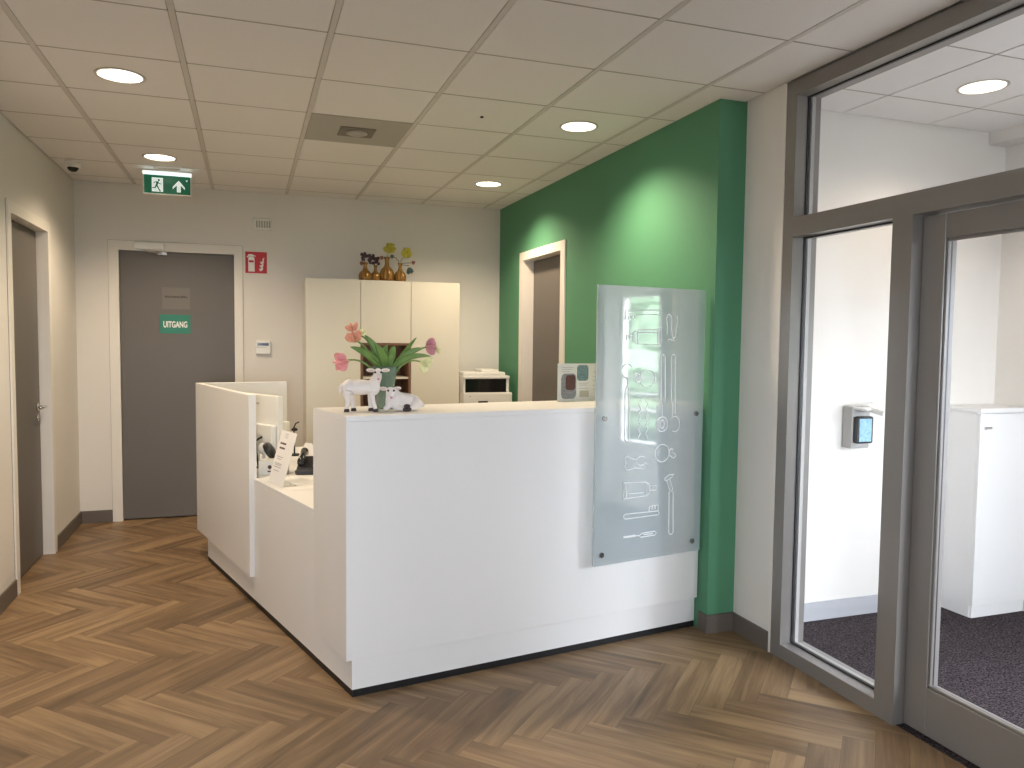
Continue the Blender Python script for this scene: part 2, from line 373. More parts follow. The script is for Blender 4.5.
box(b, (XW+TH, YVF-TH, 0), (2.85, YVF, H+0.11)); box(b, (3.75, YVF-TH, 0), (XV+TH, YVF, H+0.11)); box(b, (2.85, YVF-TH, 2.05), (3.75, YVF, H+0.11)); box(b, (2.85, YVF-TH, 0), (3.75, YVF, 0.85))
struct('wall_entrance_front', b, M['wall'])
b = nb()
box(b, (XL-TH, YF-TH, 0), (-0.9, YF, H+0.11)); box(b, (0.1, YF-TH, 0), (XW+TH, YF, H+0.11)); box(b, (-0.9, YF-TH, 0), (0.1, YF, 0.95)); box(b, (-0.9, YF-TH, 2.05), (0.1, YF, H+0.11))
struct('wall_front', b, M['wall'])

def window_y(name, x0, x1, z0, z1, y, nmul):
    """glazing in a wall that runs along x"""
    o = struct(name); b = nb(); t = 0.06
    box(b, (x0, y-0.1, z0), (x1, y-0.03, z0+t)); box(b, (x0, y-0.1, z1-t), (x1, y-0.03, z1))
    for k in range(nmul+1):
        c = x0+(x1-x0-t)*k/nmul; box(b, (c, y-0.1, z0+t), (c+t, y-0.03, z1-t))
    obj('window_frame', b, M['alu'], o)
    obj('glass_pane', box(nb(), (x0+0.02, y-0.07, z0+0.02), (x1-0.02, y-0.062, z1-0.02)), M['glass'], o)
window_y('added_porch_window', 2.85, 3.75, 0.85, 2.05, YVF, 1)  # unseen window, added to let daylight into the porch
window_y('added_front_window', -0.9, 0.1, 0.95, 2.05, YF, 1)  # unseen window, added to throw daylight on the desk front
# glazed porch door, added to admit daylight and fill the sign's reflection
o = struct('added_porch_door'); b = nb()
for y in (1.00, 1.48, 1.84): box(b, (XV+0.03, y, 0), (XV+0.10, y+(0.05 if y != 1.48 else 0.08), 2.02))
box(b, (XV+0.05, 1.05, 0.06), (XV+0.08, 1.84, 0.62))
for z in (0.0, 0.60, 0.90, 1.05, 1.20, 1.96): box(b, (XV+0.03, 1.05, z), (XV+0.10, 1.84, z+(0.06 if z in (0.0, 1.96) else 0.022)))
obj('door_frame', b, M['frame'], o)
obj('glass_pane', box(nb(), (XV+0.06, 1.02, 0.03), (XV+0.068, 1.88, 1.99)), M['glass'], o)

# skirting boards
def sk(name, a, b_, label=None): return struct(name, box(nb(), a, b_, 0.002), M['skirt'], label)
sk('baseboard_left', (XL, D1[1]+0.075, 0), (XL+0.012, YB, 0.102)); sk('baseboard_left', (XL, YF, 0), (XL+0.012, D1[0]-0.07, 0.102))
sk('baseboard_back', (XL+0.012, YB-0.012, 0), (D2[0]-0.078, YB, 0.102)); sk('baseboard_back', (D2[1]+0.072, YB-0.012, 0), (XG, YB, 0.102))
sk('baseboard_right', (XG-0.012, 4.0, 0), (XG, D3[0]-0.088, 0.102)); sk('baseboard_right', (XG-0.012, D3[1]+0.088, 0), (XG, YB-0.012, 0.102))
b = nb(); prism(b, [(XG-0.008, YG+0.07), (XG-0.008, YG-0.010), (XW-0.010, YG-0.010), (XW-0.010, 3.140), (XW, 3.140), (XW, YG), (XG, YG), (XG, YG+0.07)], 0, 0.100)
struct('baseboard_right', b, M['skirt'], 'taupe skirting round the end of the green wall')
struct('trim_1', box(nb(), (XW-0.004, 3.128, 0), (XW+0.06, 3.140, H)), M['frame'], 'thin white edge strip beside the glazed partition')
struct('baseboard_entrance', box(nb(), (GX, YV-0.006, 0), (3.82, YV, 0.108)), M['skirtsteel'], 'stainless steel skirting plate')

# ------------------------------------------------------------------ doors
def lever(parent, p, ax, side, m):
    """lever handle: p rose centre on door face, ax = outward normal, side = lever direction"""
    b = nb(); p = Vector(p); ax = Vector(ax); side = Vector(side)
    cyl(b, p, p+ax*0.008, 0.026); cyl(b, p+ax*0.006, p+ax*0.05, 0.010)
    tube(b, [p+ax*0.048-side*0.012, p+ax*0.05+side*0.02, p+ax*0.05+side*0.11, p+ax*0.047+side*0.125], 0.0095, 12)
    q = p-Vector((0, 0, 0.075)); cyl(b, q, q+ax*0.007, 0.024); cyl(b, q, q+ax*0.012, 0.009)
    return obj('handle', b, m, parent, True)
# left door
o = struct('door_1', label='grey-brown door with white frame in the left wall')
b = nb(); f = 0.012
box(b, (XL-TH, D1[0]-0.066, 0), (XL+f, D1[0], D1[2]+0.07)); box(b, (XL-TH, D1[1], 0), (XL+f, D1[1]+0.074, D1[2]+0.07)); box(b, (XL-TH, D1[0], D1[2]), (XL+f, D1[1], D1[2]+0.07))
obj('door_frame', b, M['frame'], o)
obj('leaf', box(nb(), (XL-0.10, D1[0]+0.004, 0.008), (XL-0.060, D1[1]-0.010, D1[2]-0.006)), M['door'], o)
b = nb(); box(b, (XL-TH, D1[0], 0.0), (XL-0.101, D1[1], D1[2])); obj('leak_backing', b, M['gasket'], o)  # added black sheet behind the leaf, stops light leaking round it
lever(o, (XL-0.060, 6.045, 1.055), (1, 0, 0), (0, -1, 0), M['chrome'])
j = 0.003; box2 = nb()  # thin dark strips standing in for the shadow along the frame edge
box(box2, (XL, D1[0]-0.066-j, 0), (XL+0.002, D1[0]-0.066, D1[2]+0.07+j)); box(box2, (XL, D1[1]+0.074, 0), (XL+0.002, D1[1]+0.074+j, D1[2]+0.07+j)); box(box2, (XL, D1[0]-0.066, D1[2]+0.07), (XL+0.002, D1[1]+0.074, D1[2]+0.07+j))
obj('shadow_gap_line', box2, M['outline'], o)
# back door
o = struct('door_2', label='grey-brown exit door in the back wall')
b = nb()
box(b, (D2[0]-0.076, YB-f, 0), (D2[0], YB+TH, D2[2]+0.077)); box(b, (D2[1], YB-f, 0), (D2[1]+0.070, YB+TH, D2[2]+0.077)); box(b, (D2[0], YB-f, D2[2]), (D2[1], YB+TH, D2[2]+0.077))
obj('door_frame', b, M['frame'], o)
obj('leaf', box(nb(), (D2[0]+0.004, YB+0.012, 0.012), (D2[1]-0.004, YB+0.052, D2[2]-0.005)), M['door'], o)
b = nb(); box(b, (D2[0], YB+0.053, 0), (D2[1], YB+0.10, D2[2])); obj('leak_backing', b, M['gasket'], o)  # light-blocking sheet added behind the back door leaf
box2 = nb()  # same painted shadow line round the back door frame
box(box2, (D2[0]-0.076-j, YB-0.002, 0), (D2[0]-0.076, YB, D2[2]+0.077+j)); box(box2, (D2[1]+0.070, YB-0.002, 0), (D2[1]+0.070+j, YB, D2[2]+0.077+j)); box(box2, (D2[0]-0.076, YB-0.002, D2[2]+0.077), (D2[1]+0.070, YB, D2[2]+0.077+j))
obj('shadow_gap_line', box2, M['outline'], o)
cl = obj('door_closer', box(nb(), (-0.872, YB-f-0.045, 2.268), (-0.648, YB-f, 2.322), 0.004, 2), M['plastic'], o)
b = nb(); tube(b, [(-0.83, YB-0.035, 2.262), (-0.74, YB-0.06, 2.246), (-0.66, YB-0.012, 2.238)], 0.006); box(b, (-0.70, YB-0.018, 2.230), (-0.63, YB+0.008, 2.250)); box(b, (-0.845, YB-0.05, 2.254), (-0.815, YB-0.02, 2.27))
obj('closer_arm', b, M['steel'], cl)
# green wall door
o = struct('door_3', label='grey-brown door with cream frame in the green wall')
b = nb()
box(b, (XG-f, D3[0]-0.086, 0), (XG+TH, D3[0], D3[2]+0.072)); box(b, (XG-f, D3[1], 0), (XG+TH, D3[1]+0.086, D3[2]+0.072)); box(b, (XG-f, D3[0], D3[2]), (XG+TH, D3[1], D3[2]+0.072))
obj('door_frame', b, M['frame'], o)
obj('leaf', box(nb(), (XG+0.09, D3[0]+0.004, 0.008), (XG+0.13, D3[1]-0.008, D3[2]-0.006)), M['door'], o)
obj('leak_backing', box(nb(), (XG+0.131, D3[0], 0), (XG+0.148, D3[1], D3[2])), M['gasket'], o)  # light-blocking sheet added behind this leaf too
lever(o, (XG+0.09, 5.62, 1.055), (-1, 0, 0), (0, 1, 0), M['chrome'])

# ------------------------------------------------------------------ glazed partition
o = struct('window_1', label='grey-brown framed glass partition with sidelight and top light')
y0, y1, ym0, ym1 = 1.20, 3.128, 2.355, 2.455     # ends, door-side mullion
x0, x1 = XW, XW+0.14
b = nb()
box(b, (x0, 3.056, 0), (x1, y1, H-0.001))                       # wall post
box(b, (x0, y0, 2.725), (x1, 3.056, H-0.001))                   # head
box(b, (x0, y0, 2.060), (x1, 3.056, 2.150))                     # transom
box(b, (x0, ym0, 0), (x1, ym1, 2.060))                          # mullion
box(b, (x0, ym1, 0), (x1, 3.056, 0.068))                        # sill rail
box(b, (x0, y0, 0), (x1, y0+0.09, 2.060))
obj('window_frame', b, M['alu'], o)
def gask(a, c, z0, z1, xg):
    b = nb(); g = 0.007
    box(b, (xg-0.012, a, z0), (xg, a+g, z1)); box(b, (xg-0.012, c-g, z0), (xg, c, z1)); box(b, (xg-0.012, a+g, z0), (xg, c-g, z0+g)); box(b, (xg-0.012, a+g, z1-g), (xg, c-g, z1))
    return b
XP = XW+0.075
for (a, c, z0, z1) in ((ym1, 3.056, 0.068, 2.060), (y0, 3.056, 2.150, 2.725)):
    p = obj('glass_pane', box(nb(), (XP, a, z0), (XP+0.008, c, z1)), M['glass'], o)
    obj('gasket', gask(a, c, z0, z1, XP), M['gasket'], o)
    b = nb(); w = 0.004
    box(b, (XP+0.010, a, z0), (XP+0.03, a+w, z1)); box(b, (XP+0.010, c-w*1.4, z0), (XP+0.03, c, z1)); box(b, (XP+0.010, a, z0), (XP+0.03, c, z0+w))
    obj('glazing_bead', b, M['greyplastic'], o)
o = struct('door_4', label='glazed door in a wide grey-brown frame')
XD = XW+0.052
b = nb(); dy0, dy1, dz1 = y0+0.095, 2.352, 2.052
box(b, (XD, dy1-0.105, 0.008), (XD+0.06, dy1, dz1), 0.002); box(b, (XD, dy0, 0.008), (XD+0.06, dy0+0.105, dz1), 0.002)
box(b, (XD, dy0+0.105, 0.008), (XD+0.06, dy1-0.105, 0.200), 0.002); box(b, (XD, dy0+0.105, 1.958), (XD+0.06, dy1-0.105, dz1), 0.002)
obj('leaf', b, M['alu'], o)
obj('glass_pane', box(nb(), (XD+0.03, dy0+0.105, 0.200), (XD+0.038, dy1-0.105, 1.958)), M['glass'], o)
obj('gasket', gask(dy0+0.105, dy1-0.105, 0.200, 1.958, XD+0.03), M['gasket'], o)
b = nb(); w = 0.012
for (A, B) in (((dy0+0.105, 0.200), (dy1-0.105, 0.200+w)), ((dy0+0.105, 1.958-w), (dy1-0.105, 1.958)), ((dy0+0.105, 0.2), (dy0+0.105+w, 1.958)), ((dy1-0.105-w, 0.2), (dy1-0.105, 1.958))):
    box(b, (XD+0.006, A[0], A[1]), (XD+0.020, B[0], B[1]), 0.003)
obj('glazing_bead', b, M['alu'], o)
b = nb(); tube(b, [(XD-0.02, dy0+0.05, 0.85), (XD-0.055, dy0+0.05, 0.88), (XD-0.055, dy0+0.05, 1.25), (XD-0.02, dy0+0.05, 1.28), (XD, dy0+0.05, 1.28)], 0.011, 12); cyl(b, (XD, dy0+0.05, 0.85), (XD-0.03, dy0+0.05, 0.85), 0.011)
obj('handle', b, M['steel'], o, True)

# ------------------------------------------------------------------ reception desk
Z1, ZL, ZK, ZP = 1.222, 0.740, 0.033, 0.168
A = Vector((0.390, 3.255)); dd = Vector((1.928, 0.275)).normalized(); nn = Vector((dd.y, -dd.x))     # front line, outward normal
def fr(s, off=0.0): v = A+dd*s+nn*off; return (v.x, v.y)
sE = (2.298-A.x)/dd.x
Bk = Vector((0.291, 3.705)); bE = Bk+dd*((2.298-Bk.x)/dd.x)
pl = lambda y: (0.416-(y-3.271)*0.2902, y)        # plinth line on the left side
P1 = Vector((2.298, 3.553)); P0 = Vector((0.416, 3.271))
def inner(p, q, t):   # p,q offset to the right hand side by t
    d = (Vector(q)-Vector(p)).normalized(); n = Vector((-d.y, d.x)); return (Vector(p)+n*t)[:], (Vector(q)+n*t)[:]
desk = thing('reception_desk', 'large white angular reception desk with high counter and low side counter on black kick strip', 'desk', (1.2, 4.0, 0))
def dobj(n, b, m): 
    b.transform(Matrix.Translation((-1.2, -4.0, 0))); return obj(n, b, m, desk)
t = 0.03
dobj('front_panel', prism(nb(), [fr(0), fr(sE), fr(sE, -t), fr(0.004, -t)], ZP, Z1-0.0225, 0.001), M['laminate'])
side_in = (Vector(Bk)+Vector((t, 0.006)))
dobj('side_panel', prism(nb(), [(A.x-0.0005, A.y+0.002), fr(0.03, -t), side_in[:], Bk[:]], ZP, Z1-0.0225), M['laminate'])
dobj('back_panel', prism(nb(), [(Bk+dd*0.03)[:], bE[:], (bE+nn*t)[:], (Bk+dd*0.03+nn*t)[:]], 0.0, Z1-0.023), M['laminate'])
dobj('countertop', prism(nb(), [(A.x, A.y), fr(sE), bE[:], Bk[:]], Z1-0.022, Z1, 0.001), M['laminate'])
# plinth: set back below the panels, with the black kick strip under it
yT = 4.600; yR = 5.63
b = nb()
prism(b, [P0[:], P1[:], (P1.x, P1.y+0.03), (P0.x+0.025, P0.y+0.03)], ZK, ZP+0.02)
prism(b, [P0[:], (P0.x+0.03, P0.y+0.02), (pl(3.70)[0]+0.03, 3.70), pl(3.70)], ZK, ZP+0.004)
dobj('plinth', b, M['laminate'])
b = nb()
(pa, pb) = (pl(yT), pl(yR)); (ia, ib) = ((pa[0]+0.03, pa[1]+0.008), (pb[0]+0.03, pb[1]+0.008))
prism(b, [pa, ia, ib, pb], ZK, 0.20)
prism(b, [pb, ib, (0.27, 5.72), (0.27, 5.69)], ZK, 0.20)
dobj('plinth', b, M['laminate'])
b = nb()
prism(b, [(P0.x+0.002, P0.y+0.002), (P1.x, P1.y+0.002), (P1.x, P1.y+0.03), (P0.x+0.03, P0.y+0.03)], 0, ZK)
prism(b, [(P0.x+0.002, P0.y+0.002), (P0.x+0.03, P0.y+0.03), (pb[0]+0.03, pb[1]), (pb[0]+0.002, pb[1])], 0, ZK)
dobj('kick_strip', b, M['kick'])
# low counter
ya = 3.700
la, lb = pl(ya), pl(yT); 
dobj('low_panel', prism(nb(), [la, (la[0]+0.03, la[1]), (lb[0]+0.03, lb[1]), lb], ZK, ZL-0.0225, 0.0008), M['laminate'])
wt = [la, (0.95, 3.80), (0.70, 5.92), (0.29, 5.86), (-0.295, 5.80), (pl(yT)[0]+0.035, yT+0.01), lb]
dobj('worktop', prism(nb(), wt, ZL-0.022, ZL, 0.001), M['laminate'])
dobj('leg_panel', prism(nb(), [(0.88, 3.84), (0.91, 3.84), (0.68, 5.88), (0.65, 5.88)], 0.0, ZL-0.023), M['laminate'])
# tall left panel and rear return
O1, O2 = Vector((0.004, 4.595)), Vector((-0.350, 5.871)); dO = (O2-O1).normalized(); nO = Vector((dO.y, -dO.x))
dobj('tall_panel', prism(nb(), [O1[:], (O1+nO*0.043)[:], (O2+nO*0.043)[:], O2[:]], ZP, Z1, 0.0015), M['laminate'])
dobj('rear_panel', prism(nb(), [(O2.x+0.043, O2.y-0.006), (0.277, 5.955), (0.272, 5.995), (-0.352, 5.905), (O2.x, O2.y+0.0005), (O2.x+0.02, O2.y+0.001)], ZP, Z1, 0.0015), M['laminate'])

M['bolt'] = mat('dark_steel_bolt', (0.35, 0.35, 0.35), 0.25, metal=1.0)
# ------------------------------------------------------------------ acrylic sign fixed to the desk front
sg = thing('acrylic_sign', 'tall clear satin acrylic sign with white outline drawings of dental tools, bolted to desk front', 'sign', (*fr(1.217, 0.042), 0.438), math.atan2(dd.y, dd.x)+R(1.9))
PW, PH = 0.696, 1.387
obj('acrylic_plate', box(nb(), (0, -0.008, 0), (PW, 0, PH), 0.001), M['plate'], sg)
for (x, z) in ((0.052, 0.733), (0.645, 0.738), (0.048, 0.055), (0.638, 0.056)):
    b = nb(); cyl(b, (x, 0.0405-x*0.0332, z), (x, 0.0, z), 0.009); cyl(b, (x, -0.008, z), (x, -0.016, z), 0.013); obj('standoff_bolt', b, M['bolt'], sg, False)
# outlines: traced in sign coordinates (x right, z up), metres
def draw(name, lines, r=0.0027):
    b = nb()
    for pts, closed in lines: tube(b, [(x, -0.0095, z) for x, z in pts], r, 6, closed)
    obj(name, b, M['etch'], sg)
M['etch'] = mat('white_etched_line', (0.85, 0.86, 0.86), 0.6)
def arc(cx, cz, rx, rz, a0=0, a1=360, n=20):
    m = n+1 if a1-a0 < 360 else n
    return [(cx+rx*math.cos(R(a0+(a1-a0)*k/n)), cz+rz*math.sin(R(a0+(a1-a0)*k/n))) for k in range(m)]
draw('toothbrush_outline', [([(0.168, 1.268), (0.375, 1.274), (0.387, 1.271), (0.39, 1.265), (0.38, 1.253), (0.236, 1.245), (0.168, 1.251)], True),
    ([(0.166, 1.251), (0.171, 1.223), (0.221, 1.226), (0.23, 1.245)], False), ([(0.188, 1.226), (0.187, 1.24)], False), ([(0.205, 1.227), (0.204, 1.241)], False)])
draw('toothpaste_tube_outline', [([(0.238, 1.17), (0.392, 1.177), (0.394, 1.098), (0.243, 1.102), (0.219, 1.117), (0.218, 1.153)], True),
    ([(0.179, 1.145), (0.216, 1.142), (0.216, 1.125), (0.179, 1.122)], True), ([(0.197, 1.144), (0.197, 1.124)], False),
    ([(0.247, 1.169), (0.249, 1.103)], False), ([(0.377, 1.175), (0.379, 1.1)], False), ([(0.256, 1.158), (0.372, 1.162)], False)])
draw('tooth_outline', [([(0.437, 1.151), (0.437, 1.191), (0.431, 1.23), (0.438, 1.25), (0.447, 1.254), (0.459, 1.247), (0.464, 1.23), (0.465, 1.181), (0.470, 1.145), (0.480, 1.129), (0.491, 1.14), (0.498, 1.182), (0.503, 1.22), (0.501, 1.25)], False), ([(0.44, 1.12), (0.452, 1.128), (0.47, 1.122), (0.489, 1.12)], False)])
draw('mouth_mirror_outline', [(arc(0.187, 0.967, 0.034, 0.034, 40, 270, 16)+[(0.188, 0.915), (0.189, 0.889), (0.176, 0.871), (0.179, 0.630), (0.185, 0.617), (0.193, 0.614), (0.201, 0.617), (0.206, 0.630), (0.200, 0.871), (0.191, 0.889)], False)])
draw('apple_outline', [(arc(0.316, 0.926, 0.048, 0.044, 0, 360, 26), True), ([(0.266, 0.945), (0.236, 0.958), (0.232, 0.952), (0.256, 0.928), (0.240, 0.912), (0.246, 0.908), (0.268, 0.914)], False)])
draw('probe_outline', [([(0.415, 0.728), (0.413, 0.79), (0.405, 0.805), (0.400, 1.036), (0.406, 1.046), (0.413, 1.049), (0.421, 1.046), (0.427, 1.036), (0.434, 0.805)], False), (arc(0.416, 0.690, 0.037, 0.038, 0, 360, 22), True), (arc(0.417, 0.690, 0.013, 0.022, 0, 360, 14), True)])
draw('spatula_outline', [([(0.486, 0.728), (0.484, 0.79), (0.476, 0.805), (0.469, 1.038), (0.475, 1.047), (0.481, 1.050), (0.488, 1.047), (0.494, 1.038), (0.501, 0.798), (0.503, 0.74)], False), (arc(0.500, 0.688, 0.033, 0.040, -120, 130, 20), False)])
draw('row_of_beads_outline', [([(0.264+0.0055+0.0055*math.cos(z*2*math.pi/0.042), 0.817-z) for z in [k*0.0035 for k in range(57)]], False), ([(0.315-0.0055*math.cos(z*2*math.pi/0.042), 0.816-z) for z in [k*0.0035 for k in range(57)]], False)])
draw('apple_outline', [(arc(0.420, 0.540, 0.047, 0.045, 0, 360, 26), True), ([(0.467, 0.551), (0.482, 0.560), (0.494, 0.556), (0.487, 0.540), (0.507, 0.533), (0.514, 0.520), (0.498, 0.508), (0.470, 0.526)], False)])
draw('molar_outline', [([(0.199, 0.539), (0.184, 0.532), (0.181, 0.518), (0.191, 0.506), (0.183, 0.492), (0.186, 0.475), (0.198, 0.466), (0.213, 0.470), (0.244, 0.475), (0.275, 0.471), (0.30, 0.468), (0.320, 0.476), (0.322, 0.490), (0.310, 0.500)], False), (arc(0.285, 0.510, 0.035, 0.022, 20, 320, 18), False), ([(0.199, 0.539), (0.215, 0.528), (0.245, 0.520)], False)])
draw('toothpaste_tube_outline', [([(0.176, 0.405), (0.319, 0.397), (0.341, 0.385), (0.344, 0.338), (0.321, 0.327), (0.176, 0.324)], True), ([(0.193, 0.403), (0.195, 0.326)], False),
    ([(0.324, 0.394), (0.326, 0.330)], False), ([(0.209, 0.347), (0.306, 0.345)], False), ([(0.345, 0.376), (0.385, 0.373), (0.386, 0.351), (0.346, 0.353)], True), ([(0.364, 0.375), (0.365, 0.353)], False)], 0.0026)
draw('toothbrush_outline', [([(0.192, 0.245), (0.403, 0.241), (0.409, 0.231), (0.404, 0.221), (0.193, 0.220), (0.183, 0.225), (0.180, 0.233), (0.183, 0.241)], True), ([(0.343, 0.243), (0.344, 0.267), (0.362, 0.272), (0.402, 0.272), (0.403, 0.243)], False), ([(0.362, 0.252), (0.363, 0.270)], False), ([(0.382, 0.252), (0.382, 0.270)], False)], 0.0026)
draw('interdental_brush_outline', [([(0.182, 0.125), (0.258, 0.125), (0.258, 0.131), (0.182, 0.131)], True), ([(0.183, 0.128), (0.282, 0.126)], False), ([(0.282, 0.124), (0.300, 0.136), (0.384, 0.137), (0.394, 0.127), (0.384, 0.117), (0.292, 0.116)], True), ([(0.31, 0.127), (0.37, 0.127)], False)], 0.0026)
draw('scaler_outline', [([(0.442, 0.407), (0.471, 0.424), (0.503, 0.424), (0.490, 0.410), (0.459, 0.396), (0.444, 0.397)], True), ([(0.455, 0.395), (0.479, 0.337), (0.498, 0.342), (0.476, 0.402)], True), ([(0.473, 0.333), (0.477, 0.121), (0.482, 0.111), (0.490, 0.108), (0.500, 0.110), (0.506, 0.120), (0.500, 0.335)], True)], 0.0026)
# ------------------------------------------------------------------ end of desk
# ------------------------------------------------------------------ wall units behind the desk
YC = 6.66
def carcass(x0, x1, z0, z1, lab, name='tall_cabinet'):
    o = thing(name, lab, 'cabinet', ((x0+x1)/2, 6.86, 0)); c = Vector(((x0+x1)/2, 6.86, 0)); return o, c
def cb(o, c, n, b, m): b.transform(Matrix.Translation(-c)); return obj(n, b, m, o)
CT = 2.055
for x0, x1, lab in ((0.465, 0.9225, 'tall cream cupboard with one full-height door, left unit of the wall of cupboards'), (1.3615, 1.803, 'tall cream cupboard with one full-height door, right unit next to the printer')):
    o, c = carcass(x0, x1, 0, CT, lab)
    cb(o, c, 'body', box(nb(), (x0, YC+0.02, 0), (x1, YB-0.001, CT)), M['laminate2'])
    cb(o, c, 'door', box(nb(), (x0+0.0015, YC, 0.08), (x1-0.0015, YC+0.0195, CT-0.002), 0.001), M['laminate2'])
x0, x1 = 0.9235, 1.3605; o, c = carcass(x0, x1, 0, CT, 'cream cupboard with brown open niche below its upper door, middle unit', 'niche_cabinet')
b = nb(); box(b, (x0, YC+0.02, 1.514), (x1, YB-0.001, CT)); box(b, (x0, YC+0.02, 0), (x1, YB-0.001, 0.90)); box(b, (x0, YB-0.02, 0.90), (x1, YB-0.001, 1.514))
cb(o, c, 'body', b, M['laminate2'])
cb(o, c, 'door', box(nb(), (x0+0.0015, YC, 1.516), (x1-0.0015, YC+0.0195, CT-0.002), 0.001), M['laminate2'])
cb(o, c, 'door', box(nb(), (x0+0.0015, YC, 0.08), (x1-0.0015, YC+0.0195, 0.898), 0.001), M['laminate2'])
b = nb(); box(b, (x0, YC, 0.90), (x0+0.02, YB-0.02, 1.514)); box(b, (x1-0.02, YC, 0.90), (x1, YB-0.02, 1.514)); box(b, (x0+0.02, YC, 0.90), (x1-0.02, YB-0.02, 0.92)); box(b, (x0+0.02, YC, 1.494), (x1-0.02, YB-0.02, 1.514)); box(b, (x0+0.02, YB-0.03, 0.92), (x1-0.02, YB-0.0205, 1.494))
cb(o, c, 'niche_lining', b, M['woodin'])
cb(o, c, 'shelf', box(nb(), (x0+0.02, YC+0.008, 1.200), (x1-0.02, YB-0.031, 1.218)), M['niche_edge'] if 'niche_edge' in M else M['laminate2'])

# low cupboard and printer beside them
o = thing('low_cupboard', 'low white cupboard under the printer, behind the reception counter', 'cabinet', (2.03, 6.75, 0))
x0, x1 = 1.810, 2.285
def lb_(n, b, m): b.transform(Matrix.Translation((-2.03, -6.75, 0))); return obj(n, b, m, o)
lb_('body', box(nb(), (x0, 6.50, 0), (x1, YB-0.013, 0.93)), M['laminate2'])
for k in range(2): lb_('door', box(nb(), (x0+0.002+k*0.237, 6.48, 0.08), (x0+0.235+k*0.237, 6.4995, 0.91), 0.001), M['laminate2'])
o = thing('printer', 'white laser printer with black front on low cupboard right of the tall cupboards', 'printer', (2.03, 6.55, 0.9305))
x0, x1 = -0.222, 0.232
b = nb(); box(b, (x0, -0.03, 0), (x1, 0.36, 0.150), 0.01, 2)
obj('paper_tray', b, M['greyplastic2'] if 'greyplastic2' in M else M['plastic'], o)
obj('tray_handle', box(nb(), (-0.09, -0.036, 0.058), (0.0, -0.028, 0.076), 0.003), M['black'], o)
b = nb(); box(b, (x0, 0.0, 0.150), (x0+0.022, 0.36, 0.285), 0.006); box(b, (x1-0.05, 0.0, 0.150), (x1-0.02, 0.36, 0.285), 0.006); box(b, (x0+0.022, 0.25, 0.15), (x1-0.05, 0.36, 0.285)); box(b, (x0, -0.015, 0.272), (x1-0.02, 0.36, 0.300), 0.008, 2)
obj('body', b, M['plastic'], o)
obj('front_recess', box(nb(), (x0+0.0225, 0.003, 0.151), (x1-0.0505, 0.249, 0.271)), M['darkglass'], o)
b = nb(); box(b, (x0+0.005, 0.03, 0.3005), (x1-0.05, 0.35, 0.330), 0.008, 2); box(b, (-0.02, 0.12, 0.325), (0.15, 0.34, 0.352), 0.012, 2)
obj('scanner_lid', b, M['plastic'], o)
obj('status_light', cyl(nb(), (-0.165, -0.031, 0.118), (-0.165, -0.034, 0.118), 0.004), M['black'], o)

# gold bud vases with sprigs, on top of the cupboards
prof = [(0.02, 0), (0.043, 0.002), (0.047, 0.02), (0.046, 0.045), (0.036, 0.068), (0.017, 0.088), (0.012, 0.108), (0.012, 0.125), (0.018, 0.136), (0.016, 0.137)]
def budvase(x, s, sz, lab):
    s *= 1.16
    o = thing('bud_vase', lab, 'vase', (x, 6.77, CT+0.0005), 0, 'gold ribbed bud vases on top of the cupboards')
    obj('vase_body', lathe(nb(), [(r*s, z*sz) for r, z in prof], 48, 0.07, 12), M['gold'], o, True)
    obj('rim', lathe(nb(), [(0.0150*s, 0.135*sz), (0.0195*s, 0.137*sz), (0.0195*s, 0.142*sz), (0.013*s, 0.142*sz)], 32), M['gold'], o, True)
    return o
VX = [(0.978, 1.0, 1.10, 'gold bud vase at the left end of the row on the cupboards'), (1.066, 0.80, 0.95, 'smallest gold bud vase, second from the left on the cupboards'), (1.167, 1.15, 1.50, 'tallest gold bud vase, holding yellow blossom above the cupboards'), (1.283, 0.95, 1.15, 'gold bud vase at the right end of the row on the cupboards')]
for a in VX: budvase(*a)
def petals(bm, c, r, n, up, spread, wid=0.5, squash=0.28):
    """n petals round an axis 'up' leaving centre c"""
    up = Vector(up).normalized(); q = up.to_track_quat('Z', 'Y').to_matrix()
    for k in range(n):
        a = 2*math.pi*k/n+random.uniform(-.2, .2); tlt = spread*random.uniform(.8, 1.2)
        d = Vector((math.sin(tlt)*math.cos(a), math.sin(tlt)*math.sin(a), math.cos(tlt)))
        m = (q @ d.to_track_quat('Z', 'X').to_matrix())
        ell(bm, Vector(c)+(q @ d)*r*0.55, (r*wid, r*squash, r*0.62), m, 10, 7)
